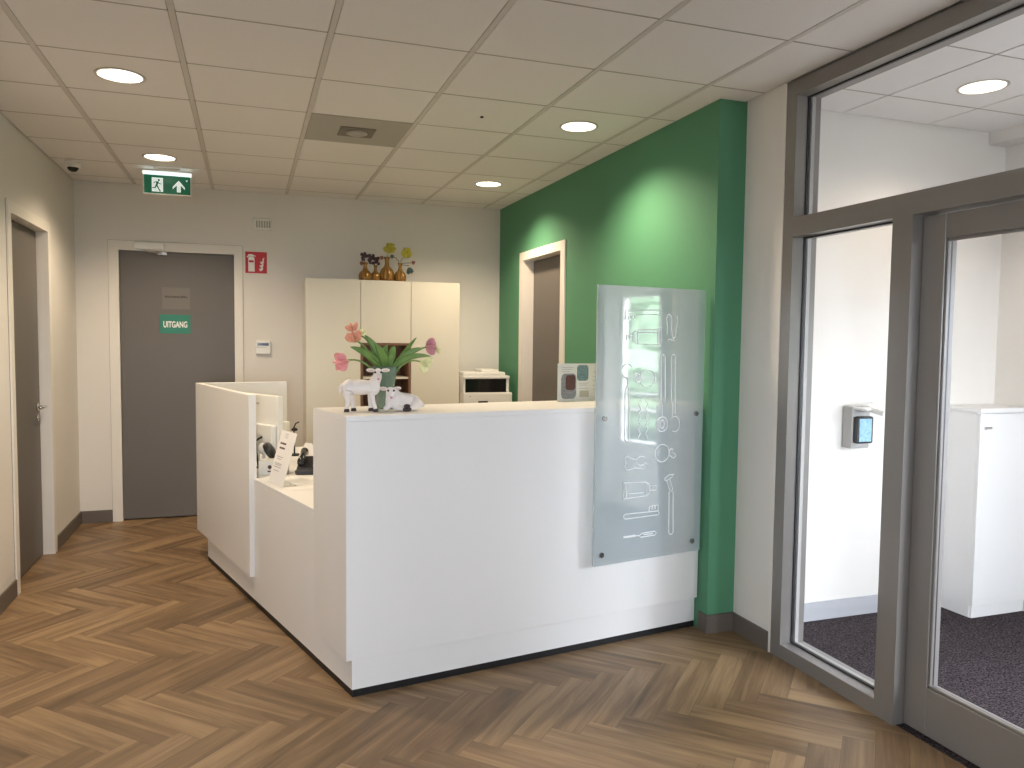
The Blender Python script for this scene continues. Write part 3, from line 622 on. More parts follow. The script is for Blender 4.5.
def sprig(x, z, dx, dz, mt, lab, kind, dy=-0.02):
    """flower standing in a bud vase whose mouth is at x,z"""
    o = thing('flower_sprig', lab, 'flower', (x, 6.77, z-0.03), 0, 'flowers in the gold bud vases')
    top = Vector((dx, dy, dz+0.03)); 
    obj('stem', tube(nb(), [(0, 0, 0), (dx*0.15, dy*0.3, 0.03+dz*0.5), (dx*0.55, dy*0.7, 0.03+dz*0.9), top], 0.0028, 6), M['purple'] if kind != 'y' else M['stem'], o, True)
    b = nb()
    if kind == 'b': petals(b, top, 0.018, 5, (dx, -0.3, 0.6), 0.7, 0.55, 0.45); ell(b, top, (0.013, 0.013, 0.015))
    if kind == 'c':
        for k in range(16):
            p = top+Vector((random.uniform(-.035, .04), random.uniform(-.02, .02), random.uniform(-.045, .03))); ell(b, p, (0.014, 0.012, 0.015), None, 8, 6)
    if kind == 'y':
        petals(b, top, 0.056, 6, (dx*2, -0.5, 1), 1.0, 0.42, 0.2); petals(b, top+Vector((0.004, 0, 0.03)), 0.045, 5, (0, -0.3, 1), 0.6, 0.4, 0.3)
    if kind == 'l': petals(b, top+Vector((0, 0, -0.02)), 0.05, 5, (0.2, -0.3, -1), 0.45, 0.30, 0.15)
    obj('blossom', b, mt, o, True)
sprig(0.978, 2.21, -0.035, -0.01, M['rose'], 'dusty rose bud drooping left from the leftmost bud vase', 'b')
sprig(0.972, 2.21, 0.005, 0.055, M['purple'], 'dark purple sprig upright in the leftmost bud vase', 'c')
sprig(1.060, 2.19, -0.010, 0.055, M['purple'], 'dark purple cluster above the smallest bud vase', 'c')
sprig(1.162, 2.26, -0.045, -0.005, M['rose'], 'small dark red bud left of the tallest bud vase neck', 'b')
sprig(1.167, 2.26, 0.020, 0.055, M['yellow'], 'yellow-green blossom standing highest in the tallest bud vase', 'y')
sprig(1.283, 2.21, 0.050, 0.070, M['yellow'], 'yellow-green blossom leaning right from the rightmost bud vase', 'y')
sprig(1.278, 2.21, -0.070, 0.060, M['bluegreen'], 'dark curled bud arching left from the rightmost bud vase', 'b')
sprig(1.290, 2.21, 0.070, -0.010, M['bluegreen'], 'blue-green leaf hanging right of the rightmost bud vase', 'l')
sprig(1.288, 2.21, 0.110, 0.015, M['rose'], 'dusty rose bud reaching farthest right from the rightmost bud vase', 'b')

# ------------------------------------------------------------------ wall and ceiling fittings
def M4(x, y, z, rz=0.0): return Matrix.Translation((x, y, z)) @ Matrix.Rotation(rz, 4, 'Z')
def panel(name, x0, x1, z0, z1, y, d, m, parent=None, bev=0.001): return obj(name, box(nb(), (x0, y-d, z0), (x1, y, z1), bev), m, parent)
# fire extinguisher sign
M['vent'] = mat('vent_grey', (0.40, 0.38, 0.34), 0.6)
o = thing('fire_extinguisher_sign', 'square red sign with white fire extinguisher and flames right of the exit door', 'sign', (0.080, YB, 2.199))
panel('sign_plate', -0.090, 0.088, -0.092, 0.092, 0, 0.003, M['red'], o)
b = nb(); m = M4(0, -0.0035, 0)
plate2(b, [(-0.066, -0.078), (-0.014, -0.078), (-0.014, 0.035), (-0.022, 0.050), (-0.058, 0.050), (-0.066, 0.035)], 0.0012, m)
plate2(b, [(-0.052, 0.052), (-0.028, 0.052), (-0.028, 0.070), (-0.052, 0.070)], 0.0012, m)
plate2(b, [(-0.052, 0.072), (-0.052, 0.060), (-0.072, 0.040), (-0.078, 0.046), (-0.062, 0.070)], 0.0012, m)
plate2(b, [(-0.028, 0.066), (-0.006, 0.058), (-0.006, 0.050), (-0.028, 0.056)], 0.0012, m)
obj('extinguisher_symbol', b, M['white'], o)
obj('symbol_label', plate2(nb(), [(-0.060, 0.0), (-0.022, 0.0), (-0.022, 0.018), (-0.060, 0.018)], 0.001, M4(0, -0.0050, 0)), M['red'], o)
b = nb()
for x0_, z0_ in ((0.026, -0.060), (0.030, -0.030), (0.034, 0.000)):
    for dz_ in (0, 0.010):
        plate2(b, [(x0_-0.006, z0_+dz_), (x0_+0.010, z0_-0.014+dz_), (x0_+0.030, z0_+0.002+dz_), (x0_+0.026, z0_+0.018+dz_), (x0_+0.034, z0_+0.040+dz_), (x0_+0.016, z0_+0.020+dz_), (x0_+0.020, z0_+0.006+dz_), (x0_+0.008, z0_-0.002+dz_)], 0.0012, M4(0, -0.0035-dz_*0.05, 0))
obj('flames_symbol', b, M['white'], o)
# alarm box
o = thing('alarm_box', 'small rectangular grey-white alarm box high on the wall above the red sign', 'alarm', (0.130, YB, 2.527))
panel('housing', -0.082, 0.080, -0.050, 0.050, 0, 0.035, M['plastic'], o, 0.004)
b = nb()
for k in range(6): box(b, (-0.050+k*0.021, -0.0365, -0.030), (-0.036+k*0.021, -0.0345, 0.030))
obj('grille', b, M['vent'], o)
# thermostat
o = thing('thermostat', 'small cream wall thermostat with black display left of the cupboards', 'thermostat', (0.130, YB, 1.465))
panel('housing', -0.062, 0.062, -0.058, 0.058, 0, 0.028, M['plastic'], o, 0.004)
panel('display', -0.050, 0.048, 0.012, 0.038, -0.0275, 0.002, M['darkglass'], o, 0.0005)
panel('dial_slot', -0.050, 0.030, -0.004, 0.000, -0.0275, 0.002, M['greyplastic'], o, 0.0005)
# notices on the back door
YD = YB+0.012
o = thing('exit_sticker', 'teal sticker reading UITGANG on the grey-brown back door', 'sign', (-0.573, YD, 1.655))
panel('sticker', -0.120, 0.118, -0.080, 0.080, 0, 0.001, M['teal'], o, 0.0003)
tb = text_bm('UITGANG', 0.062, 0.0008, 0.0018); tb.transform(Matrix.Translation((0, -0.0018, -0.006)) @ Matrix.Diagonal((0.68, 1, 1.15, 1))); obj('lettering', tb, M['white'], o)
o = thing('door_notice', 'faint grey notice above the teal UITGANG sticker on the back door', 'sign', (-0.565, YD, 1.872))
M['faint'] = mat('translucent_grey_film', (0.165, 0.148, 0.128), 0.45)
M['faintink'] = mat('dull_print', (0.07, 0.06, 0.05), 0.6)
panel('sheet', -0.108, 0.108, -0.090, 0.090, 0, 0.0008, M['faint'], o, 0.0002)
b = nb(); rnd = random.Random(3)
x = -0.088
while x < 0.08: w = rnd.uniform(.008, .018); box(b, (x, -0.0014, 0.004), (x+w, -0.0008, 0.004+rnd.uniform(.012, .020))); x += w+0.003
obj('text_line', b, M['faintink'], o)
# hanging emergency exit sign
o = thing('emergency_exit_sign', 'lit green hanging sign with running man, door and upward arrow', 'sign', (-0.5545, 6.33, 2.693))
w, h2 = 0.162, 0.082
b = nb(); box(b, (-w, -0.006, -h2), (w, 0.006, h2-0.026), 0.001); obj('sign_panel', b, M['signgreen'], o)
b = nb(); box(b, (-w-0.005, -0.022, h2-0.026), (w+0.005, 0.022, h2), 0.003, 2); obj('lamp_housing', b, M['signtop'], o)
b = nb()
for s in (-1, 1): box(b, (s*w-0.003, -0.0065, -h2), (s*w+0.003, 0.0065, h2-0.026))
box(b, (-w, -0.0065, -h2-0.003), (w, 0.0065, -h2+0.003)); obj('edge_frame', b, M['plastic'], o)
b = nb(); box(b, (-0.09, -0.02, h2), (0.09, 0.02, H-2.693), 0.002); obj('ceiling_mount', b, M['plastic'], o)
m = M4(0, -0.0072, -0.014)
obj('doorway_symbol', plate2(nb(), [(-0.106, -0.052), (-0.030, -0.052), (-0.030, 0.050), (-0.106, 0.050)], 0.0008, m), M['signwhite'], o)
b = nb(); m = M4(-0.068, -0.0080, -0.014)
ell(b, (-0.068+0.010, -0.0078, -0.014+0.033), (0.008, 0.0006, 0.008))
for P in ([(-0.006, 0.024), (0.010, 0.022), (0.002, -0.006), (-0.012, -0.004)], [(0.004, 0.020), (0.018, 0.008), (0.031, 0.008), (0.031, 0.003), (0.016, 0.002), (0.003, 0.012)],
          [(-0.006, 0.022), (-0.024, 0.018), (-0.027, 0.004), (-0.022, 0.004), (-0.019, 0.013), (-0.007, 0.015)], [(-0.010, -0.003), (0.002, -0.005), (0.012, -0.028), (0.024, -0.048), (0.016, -0.052), (0.004, -0.032)],
          [(-0.012, -0.002), (-0.002, -0.008), (-0.014, -0.030), (-0.036, -0.030), (-0.036, -0.023), (-0.019, -0.022)]):
    plate2(b, P, 0.0006, m)
obj('running_man_symbol', b, M['signgreen2'] if 'signgreen2' in M else M['signgreen'], o)
b = nb(); m = M4(0.078, -0.0072, -0.014)
plate2(b, [(0, 0.038), (0.042, -0.010), (0.042, -0.028), (0.013, 0.004), (0.013, -0.048), (-0.013, -0.048), (-0.013, 0.004), (-0.042, -0.028), (-0.042, -0.010)], 0.0008, m)
plate2(b, [(0.048, 0.044), (0.064, 0.044), (0.056, 0.030)], 0.0008, m)
obj('arrow_symbol', b, M['signwhite'], o)
# dome camera
o = thing('dome_camera', 'small white dome security camera with black lens in the far left ceiling corner', 'camera', (-1.178, 6.33, H))
obj('base', lathe(nb(), [(0.062, 0.0), (0.064, -0.03), (0.060, -0.045), (0.048, -0.050)], 32), M['plastic'], o, True)
b = nb(); ell(b, (0, 0, -0.048), (0.046, 0.046, 0.038), None, 24, 14); obj('dome', b, M['darkglass'], o, True)
o.scale = (0.82, 0.82, 0.85)
# sprinkler dot
o = thing('ceiling_sensor', 'tiny dark sensor dot in the ceiling right of the square air vent', 'sensor', (1.254, 4.19, H))
obj('sensor_cap', lathe(nb(), [(0.010, 0), (0.010, -0.004), (0.006, -0.007)], 20), M['black'], o, True)
# air vent tile
o = thing('ceiling_vent', 'grey ceiling vent tile with darker centre square and round nozzle', 'vent', (0.635, 4.759, H))
M['vent'] = mat('vent_grey', (0.40, 0.38, 0.34), 0.6); M['vent2'] = mat('vent_dark', (0.17, 0.15, 0.12), 0.6)
obj('vent_tile', box(nb(), (-0.286, -0.290, -0.003), (0.286, 0.290, 0.0), 0.001), M['vent'], o)
obj('centre_plate', box(nb(), (-0.105, -0.105, -0.008), (0.105, 0.105, -0.0035), 0.002), M['vent2'], o)
obj('nozzle', lathe(nb(), [(0.062, -0.0085), (0.066, -0.014), (0.050, -0.020), (0.030, -0.016)], 32), M['vent'], o, True)

# recessed round ceiling lights
M['diffuser'] = mat('lit_diffuser', (0.9, 0.88, 0.82), 0.5, emit=(1.0, 0.93, 0.82), estr=2.6)
M['ring'] = mat('lamp_ring', (0.60, 0.57, 0.52), 0.4)
def downlight(x, y, lab, power=LAMP_W, col=LAMP_COL, cone=142, blend=0.75):
    o = thing('ceiling_light', lab, 'ceiling light', (x, y, H), 0, 'round recessed ceiling lights')
    b = nb(); lathe(b, [(0.098, -0.0005), (0.112, -0.0005), (0.112, -0.004), (0.104, -0.006), (0.098, -0.004)], 48); obj('trim_ring', b, M['ring'], o, True)
    obj('diffuser', cyl(nb(), (0, 0, -0.0005), (0, 0, -0.004), 0.0985, 48), M['diffuser'], o)
    l = bpy.data.lights.new('lamp', 'SPOT'); l.energy = power; l.color = col; l.spot_size = R(cone); l.spot_blend = blend; l.shadow_soft_size = 0.06
    s = bpy.data.objects.new('lamp', l); C.objects.link(s); s.parent = o; s.location = (0, 0, -0.03)
    return o
downlight(-0.567, 4.169, 'round warm ceiling light, nearest on the left side of the room')
downlight(-0.567, 5.940, 'round warm ceiling light just in front of the green exit sign')
downlight(1.837, 4.169, 'round warm ceiling light above the desk beside the green wall')
downlight(1.837, 5.940, 'round warm ceiling light in the far right, smallest in view')
downlight(3.370, 2.830, 'round ceiling light seen through glass above the entrance porch', 26.0, (1.0, 0.86, 0.68))

# ------------------------------------------------------------------ entrance porch contents
o = thing('porch_cabinet', 'white low cabinet with small lock standing on dark carpet behind the glazed door', 'cabinet', (4.075, 3.29, 0.0025))
x0, x1, ya, yb = -0.203, 0.2035, -0.120, 0.128
obj('body', box(nb(), (x0, ya+0.02, 0.0), (x1, yb, 1.172)), M['laminate'], o)
obj('top', box(nb(), (x0-0.006, ya-0.006, 1.1725), (x1, yb, 1.196), 0.002), M['laminate'], o)
d = obj('door', box(nb(), (x0, ya, 0.068), (x1, ya+0.0195, 1.165), 0.001), M['laminate'], o)
obj('plinth', box(nb(), (x0+0.003, ya+0.006, 0.0), (x1, ya+0.0195, 0.065)), M['laminate'], o)
b = nb(); cyl(b, (x0+0.035, ya, 1.085), (x0+0.035, ya-0.008, 1.085), 0.009); box(b, (x0+0.042, ya-0.006, 1.078), (x0+0.085, ya-0.0005, 1.092), 0.002); obj('lock', b, M['chrome'], d)
o = thing('hand_sanitiser_dispenser', 'grey wall-mounted hand dispenser with white elbow lever in the entrance porch', 'dispenser', (3.20, YV, 0.975))
b = nb(); box(b, (-0.063, -0.075, 0.0), (0.063, 0, 0.235), 0.008, 2); obj('body', b, M['greyplastic3'] if 'greyplastic3' in M else M['greyplastic'], o)
b = nb(); box(b, (-0.055, -0.110, 0.030), (0.055, -0.0755, 0.180), 0.010, 2); obj('front_cover', b, M['black'], o)
M['label'] = mat('pale_blue_label', (0.30, 0.52, 0.72), 0.4, noise=0.6, nscale=60)
obj('bottle_window', box(nb(), (-0.045, -0.114, 0.042), (0.038, -0.1105, 0.168), 0.001), M['label'], o)
b = nb(); box(b, (-0.050, -0.16, 0.215), (0.050, -0.07, 0.230), 0.005, 2)
tube(b, [(0.0, -0.14, 0.222), (0.0, -0.24, 0.205)], 0.016, 10); tube(b, [(-0.04, -0.07, 0.236), (0.0, -0.15, 0.262), (0.14, -0.20, 0.262)], 0.0025); tube(b, [(0.03, -0.12, 0.240), (0.07, -0.17, 0.262)], 0.0025); obj('elbow_lever', b, M['white'], o, False)

# ------------------------------------------------------------------ green vase and tulips on the counter
VC = Vector((0.610, 3.580)); ZT = Z1+0.0006
o = thing('glass_vase', 'ribbed grey-green glass vase of tulips standing behind the two lambs', 'vase', (VC.x, VC.y, ZT))
prof = [(0.030, 0), (0.040, 0.003), (0.042, 0.02), (0.040, 0.06), (0.043, 0.11), (0.052, 0.165), (0.060, 0.199), (0.057, 0.200), (0.049, 0.165), (0.040, 0.11), (0.036, 0.06), (0.034, 0.014)]
obj('vase_body', lathe(nb(), prof, 60, 0.025, 15), M['vase'], o, True)
lens = lambda u, v, y=0.0: Vector(((u-384)*0.00448, y-(u-384)*0.0006, (410.5-v)*0.00457))
def blade(bm, p0, p1, p2, wid, nrm=(0, -1, 0), n=12):
    """long pointed tulip leaf along a bezier, slightly folded and thick"""
    p0, p1, p2 = map(Vector, (p0, p1, p2)); t = bmesh.new(); rows = []
    for i in range(n+1):
        s = i/n; p = p0*(1-s)**2+p1*2*s*(1-s)+p2*s*s; d = ((p1-p0)*(1-s)+(p2-p1)*s).normalized()
        side = d.cross(Vector(nrm)).normalized(); w = wid*(math.sin(math.pi*min(1, s*0.86+0.14))**0.75)*0.5+0.0008; nv = side.cross(d).normalized()
        rows.append([t.verts.new(p+side*w*k+nv*(-0.22*w*(1-abs(k)))+nv*h) for k, h in ((-1, 0), (-0.5, 0), (0, 0), (0.5, 0), (1, 0), (0.5, 0.0016), (0, 0.0016), (-0.5, 0.0016))])
    for a, b in zip(rows, rows[1:]):
        for k in range(8): t.faces.new((a[k], a[(k+1) % 8], b[(k+1) % 8], b[k]))
    t.faces.new(rows[0]); t.faces.new(rows[-1][::-1]); bmesh.ops.recalc_face_normals(t, faces=t.faces[:]); join(bm, t)
def tulip(lab, u, v, y, mt, up_, r, leaves, n=6, spread=0.55, extra=None):
    o = thing('tulip', lab, 'tulip', (VC.x, VC.y, ZT+0.05), 0, 'tulips in the green glass vase'); off = Vector((0, 0, -0.05))
    head = lens(u, v, y)+off; base = head-Vector(up_).normalized()*r*0.35
    s = 1 if u > 385 else -1; m1 = Vector((s*0.025, y*0.3, 0.14)); m2 = Vector((head.x*0.55, y*0.6, max(head.z*0.9, 0.2)))
    pts = []
    for i in range(13):
        q = i/12; P = [Vector((s*-0.004, 0, -0.03)), m1, m2, base]
        pts.append(P[0]*(1-q)**3+P[1]*3*q*(1-q)**2+P[2]*3*q*q*(1-q)+P[3]*q**3)
    obj('stem', tube(nb(), pts, 0.0042, 8), M['stem'], o, True)
    b = nb(); petals(b, head-Vector(up_).normalized()*r*0.3, r, n, up_, spread, 0.42, 0.16); petals(b, head-Vector(up_).normalized()*r*0.3, r*0.85, 3, up_, spread*0.4, 0.42, 0.2)
    obj('bloom', b, mt, o, True)
    if extra:
        b = nb(); c = lens(*extra[:2], y)+off; petals(b, c, extra[3], 5, up_, 0.8, 0.4, 0.2); obj('bloom', b, extra[2], o, True)
    for (a, mid, tip, wd) in leaves:
        f = lambda q: lens(*q)+off
        b = nb(); blade(b, f(a), f(mid), f(tip), wd); obj('leaf', b, M['leaf'], o, True)
tulip('pink tulip drooping far to the left of the vase', 339.5, 362, -0.03, M['pink'], (-1, -0.4, -0.15), 0.050, [((384, 371, 0), (368, 352, -0.04), (347, 347, -0.05), 0.036), ((381, 372, 0), (372, 361, -0.03), (362, 356, -0.03), 0.022)], spread=0.95)
tulip('coral tulip rising highest, left of the vase', 352.5, 338, 0.0, M['coral'], (-0.35, -0.3, 0.9), 0.044, [((384, 370, 0), (376, 347, -0.02), (363, 335, 0.0), 0.034), ((383, 371, 0), (384, 356, -0.04), (371, 343, -0.05), 0.040)], spread=0.8, extra=(351.5, 330, M['coral'], 0.034))
tulip('mauve tulip pointing right above the pale one', 430.5, 346, 0.0, M['mauve'], (1, -0.2, 0.15), 0.046, [((392, 368, 0), (405, 350, 0.0), (424, 348, 0.0), 0.030), ((395, 366, 0), (404, 352, 0.02), (418, 337, 0.04), 0.020)], spread=0.9, extra=(437, 350, M['cream'], 0.022))
tulip('pale yellow tulip hanging lowest on the right of the vase', 423, 364, -0.03, M['cream'], (0.75, -0.4, -0.5), 0.046, [((390, 370, 0), (404, 352, -0.03), (429, 356, -0.05), 0.028), ((389, 371, 0), (389, 352, -0.02), (393, 346, -0.02), 0.040)], spread=0.8)
tulip('small cream tulip half hidden among the left leaves', 361, 334, 0.02, M['cream'], (0.3, 0.2, 0.9), 0.026, [((386, 371, 0), (380, 352, 0.02), (388, 345, 0.03), 0.034)], spread=0.5)

# ------------------------------------------------------------------ lamb figurines
def skin(name, verts, edges, radii, root, m, parent, sub=2):
    me = bpy.data.meshes.new(name); me.from_pydata(verts, edges, []); me.materials.append(m)
    o = bpy.data.objects.new(name, me); C.objects.link(o); o.parent = parent
    md = o.modifiers.new('skin', 'SKIN'); md.use_smooth_shade = True
    for i, sv in enumerate(me.skin_vertices[0].data):
        r = radii[i]; sv.radius = r if isinstance(r, tuple) else (r, r); sv.use_root = (i == root)
    s = o.modifiers.new('sub', 'SUBSURF'); s.levels = sub; s.render_levels = sub
    v = o.modifiers.new('fuse', 'REMESH'); v.mode = 'VOXEL'; v.voxel_size = 0.0024; v.use_smooth_shade = True
    k = o.modifiers.new('smooth', 'SMOOTH'); k.factor = 0.6; k.iterations = 8
    return o
def face_parts(o, hc, fwd, k=1.0, droop=0.55):
    """long face with eyes, nose and sideways ears, on a head centred at hc facing fwd"""
    f = Vector(fwd).normalized(); sd = Vector((f.y, -f.x, 0)).normalized(); hc = Vector(hc)
    m = (f*(1-droop)+Vector((0, 0, -droop))).normalized()          # muzzle direction
    for s in (-1, 1):
        b = nb(); ell(b, hc+f*0.0165*k+sd*s*0.0125*k+Vector((0, 0, 0.000*k)), (0.0042*k, 0.0036*k, 0.0050*k), None, 10, 8); obj('eye', b, M['hoof'], o, True)
    b = nb(); ell(b, hc+m*0.037*k+f*0.004*k, (0.0062*k, 0.0045*k, 0.0042*k), None, 10, 8); obj('nose', b, M['mauve'], o, True)
    for s in (-1, 1):
        b = nb(); d = (sd*s+Vector((0, 0, 0.05))-f*0.15).normalized(); g = (f-d*f.dot(d)).normalized(); mtx = Matrix((d, g, d.cross(g))).transposed()
        ell(b, hc+d*0.031*k+Vector((0, 0, 0.006*k)), (0.0190*k, 0.0045*k, 0.0085*k), mtx, 14, 8); e = obj('ear', b, M['porcelain'], o, True)
        b = nb(); ell(b, hc+d*0.032*k+Vector((0, 0, 0.005*k))+g*0.0028*k, (0.013*k, 0.0026*k, 0.0048*k), mtx, 12, 8); obj('inner_ear', b, M['pinkear'], e, True)
# standing lamb: tail at -x, head over +x turned to the viewer (-y)
o = thing('lamb_figurine', 'white lamb figurine standing at the left end of the counter, head turned to viewer', 'figurine', (0.487, 3.470, ZT), R(-8))
V = [(-0.055, 0, 0.108), (-0.020, 0, 0.104), (0.020, 0, 0.102), (0.048, 0, 0.110),            # trunk 0-3
     (0.062, -0.004, 0.140), (0.066, -0.010, 0.170),                                           # neck 4, head 5
     (0.066, -0.032, 0.149),                                                                   # muzzle 6
     (-0.062, -0.020, 0.072), (-0.058, -0.021, 0.042), (-0.064, -0.021, 0.010),                # near hind leg 7-9
     (-0.050, 0.020, 0.072), (-0.040, 0.021, 0.042), (-0.036, 0.021, 0.010),                   # far hind leg 10-12
     (0.040, -0.018, 0.070), (0.046, -0.020, 0.042), (0.056, -0.022, 0.010),                   # near fore leg 13-15
     (0.036, 0.018, 0.070), (0.034, 0.020, 0.042), (0.036, 0.021, 0.010),                      # far fore leg 16-18
     (-0.082, 0, 0.108), (-0.088, 0, 0.080)]                                                   # tail
Ed = [(0, 1), (1, 2), (2, 3), (3, 4), (4, 5), (5, 6), (0, 7), (7, 8), (8, 9), (0, 10), (10, 11), (11, 12), (3, 13), (13, 14), (14, 15), (3, 16), (16, 17), (17, 18), (0, 19), (19, 20)]
Rr = [0.037, 0.040, 0.038, 0.034, 0.024, 0.0235, 0.0115, 0.0195, 0.0115, 0.0095, 0.0195, 0.0115, 0.0095, 0.0155, 0.0105, 0.0095, 0.0155, 0.0105, 0.0095, 0.010, 0.008]
b = nb()
ell(b, (-0.004, 0, 0.104), (0.066, 0.030, 0.033), None, 32, 20); ell(b, (-0.052, 0, 0.104), (0.031, 0.028, 0.035), None, 24, 16); ell(b, (0.044, 0, 0.103), (0.032, 0.027, 0.036), None, 24, 16)
tube(b, [(0.040, 0, 0.105), (0.054, -0.002, 0.128), (0.063, -0.006, 0.150), (0.066, -0.010, 0.172)], [0.026, 0.023, 0.020, 0.016], 16)
ell(b, (0.066, -0.012, 0.169), (0.0165, 0.0185, 0.0175), None, 20, 14); tube(b, [(0.066, -0.016, 0.166), (0.066, -0.032, 0.151), (0.066, -0.037, 0.146)], [0.0145, 0.0105, 0.007], 14)
for a_, rr_ in (((7, 8, 9), (0.021, 0.0105, 0.0085)), ((10, 11, 12), (0.021, 0.0105, 0.0085)), ((13, 14, 15), (0.0155, 0.010, 0.0085)), ((16, 17, 18), (0.0155, 0.010, 0.0085))):
    p = [Vector(V[q]) for q in a_]; tube(b, [p[0]+Vector((0.004 if a_[0] < 13 else 0, 0, 0.018)), p[0], p[1], p[2]], [rr_[0], rr_[0]*0.88, rr_[1], rr_[2]], 14)
tube(b, [(-0.076, 0, 0.116), (-0.088, 0, 0.102), (-0.090, 0, 0.078)], [0.011, 0.010, 0.006], 12)
bd = obj('body', b, M['porcelain'], o, True)
v = bd.modifiers.new('fuse', 'REMESH'); v.mode = 'VOXEL'; v.voxel_size = 0.0022; v.use_smooth_shade = True
k = bd.modifiers.new('smooth', 'SMOOTH'); k.factor = 0.6; k.iterations = 9
face_parts(o, (0.066, -0.014, 0.170), (0.0, -1, 0), 1.0)
for p in (9, 12, 15, 18):
    b = nb(); x, y, z = V[p]; lathe(b, [(0.0105, 0), (0.0115, 0.003), (0.0098, 0.012), (0.0085, 0.0135)], 14, 0, 1, (x+0.001, y, 0)); obj('hoof', b, M['hoof'], o, True)
o.scale = (1.07, 1.07, 1.05)
# lying lamb: head at -x facing the viewer, body curled to +x
o = thing('lamb_figurine', 'white lamb figurine lying down with black hooves, right of the standing one', 'figurine', (0.665, 3.470, ZT), R(2))
V = [(0.055, 0.004, 0.036), (0.020, 0.006, 0.040), (-0.015, 0.002, 0.040), (-0.040, -0.002, 0.050), (-0.048, -0.008, 0.082), (-0.049, -0.030, 0.062),
     (-0.062, -0.022, 0.014), (-0.082, -0.030, 0.010), (-0.030, -0.032, 0.014), (0.004, -0.040, 0.010),
     (0.058, -0.024, 0.026), (0.030, -0.042, 0.012), (0.010, -0.044, 0.009), (0.088, 0.0, 0.024), (0.096, -0.010, 0.014)]
Ed = [(0, 1), (1, 2), (2, 3), (3, 4), (4, 5), (3, 6), (6, 7), (3, 8), (8, 9), (0, 10), (10, 11), (11, 12), (0, 13), (13, 14)]
Rr = [0.034, 0.036, 0.034, 0.029, 0.0205, 0.0105, 0.0125, 0.0095, 0.0120, 0.0085, 0.021, 0.0105, 0.0085, 0.010, 0.008]
skin('body', V, Ed, Rr, 1, M['porcelain'], o)
face_parts(o, (-0.048, -0.012, 0.083), (-0.05, -1, 0), 0.95)
b = nb()
for p, rr_ in (((0.008, -0.050, 0.0085), 0.0085), ((0.020, -0.051, 0.009), 0.0085), ((0.014, -0.047, 0.021), 0.0095)): ell(b, p, (rr_*1.5, rr_*0.9, rr_), None, 12, 8)
obj('hooves', b, M['hoof'], o, True)

o.scale = (1.10, 1.05, 1.14)
# ------------------------------------------------------------------ display card at the back of the counter
a8 = math.atan2(dd.y, dd.x)
o = thing('display_card', 'white printed card with two photos standing on the counter left of the acrylic sign', 'card', (1.585, 3.825, ZT), a8)
CW, CH = 0.355, 0.205
obj('card', box(nb(), (0, 0, 0.002), (CW, 0.003, CH)), M['paper'], o)
b = nb(); box(b, (-0.004, -0.003, 0), (CW+0.004, -0.001, CH+0.004)); box(b, (-0.004, -0.045, 0), (CW+0.004, -0.003, 0.002)); obj('clear_holder', b, M['clear'], o)
def blob(x0, x1, z0, z1, name, m, y=-0.0006):
    b = nb(); c = Vector(((x0+x1)/2, (z0+z1)/2)); P = [(c.x+(x1-x0)/2*max(-1, min(1, 1.25*math.cos(a))), c.y+(z1-z0)/2*max(-1, min(1, 1.25*math.sin(a)))) for a in [k*2*math.pi/24 for k in range(24)]]
    plate2(b, P, 0.0006, M4(0, y, 0)); return obj(name, b, m, o)
blob(0.022, 0.118, 0.012, 0.150, 'photo', M['photo2']); blob(0.050, 0.112, 0.060, 0.142, 'photo', M['photo1'], -0.0009)
blob(0.122, 0.196, 0.110, 0.196, 'photo', M['photo3'])
b = nb(); box(b, (0.140, -0.0006, 0.020), (0.200, 0, 0.056)); obj('printed_box', b, M['beigeprint'], o)
b = nb()
for z, x0_, x1_ in ((0.182, 0.025, 0.10), (0.172, 0.025, 0.09), (0.160, 0.025, 0.075)):
    box(b, (x0_, -0.0006, z), (x1_, 0, z+0.0022))
obj('text_lines', b, M['greyink'], o); b = nb()
for z, x0_, x1_ in ((0.095, 0.135, 0.20), (0.085, 0.135, 0.19), (0.066, 0.135, 0.20)): box(b, (x0_, -0.0006, z), (x1_, 0, z+0.0022))
obj('text_lines', b, M['greyink'], o); b = nb()
for k in range(5): box(b, (0.225, -0.0006, 0.06+k*0.024), (0.33-0.02*(k % 2), 0, 0.062+k*0.024))
obj('text_lines', b, M['greyink'], o)

# ------------------------------------------------------------------ things on the low counter and worktop
ZW = ZL+0.0006
# slanting notice in an acrylic holder: runs along the counter edge
hp, hq = Vector((0.100, 4.500)), Vector((0.182, 4.251)); hd = (hq-hp); hl = hd.length; hz = math.atan2(hd.y, hd.x)
o = thing('notice_holder', 'clear slanted stand with white printed notice on the low side counter', 'notice', (hp.x, hp.y, ZW), hz)
tilt = Matrix.Rotation(R(-16), 4, 'X')
hw = 0.225
def hb(n, b, m, tl=True):
    if tl: b.transform(tilt)
    return obj(n, b, m, o)
off = (hl-hw)/2
hb('acrylic_sheet', box(nb(), (off-0.002, -0.0005, 0.0), (off+hw+0.002, 0.0015, 0.304)), M['clear'])
hb('paper', box(nb(), (off, -0.0015, 0.002), (off+hw, -0.0006, 0.300)), M['paper'])
b = nb()
for z, a_, c_ in ((0.222, 0.030, 0.115), (0.196, 0.034, 0.112)):
    x = a_
    while x < c_: w = rnd.uniform(.006, .014); box(b, (off+x, -0.0019, z), (off+min(x+w, c_), -0.0015, z+0.011)); x += w+0.002
hb('headline', b, M['ink'])
b = nb()
for z, a_, c_ in ((0.150, 0.030, 0.12), (0.138, 0.04, 0.10), (0.112, 0.025, 0.125), (0.104, 0.03, 0.12), (0.092, 0.02, 0.125), (0.072, 0.03, 0.11)): box(b, (off+a_, -0.0019, z), (off+c_, -0.0015, z+0.0045))
hb('body_text', b, M['greyink']); b = nb()
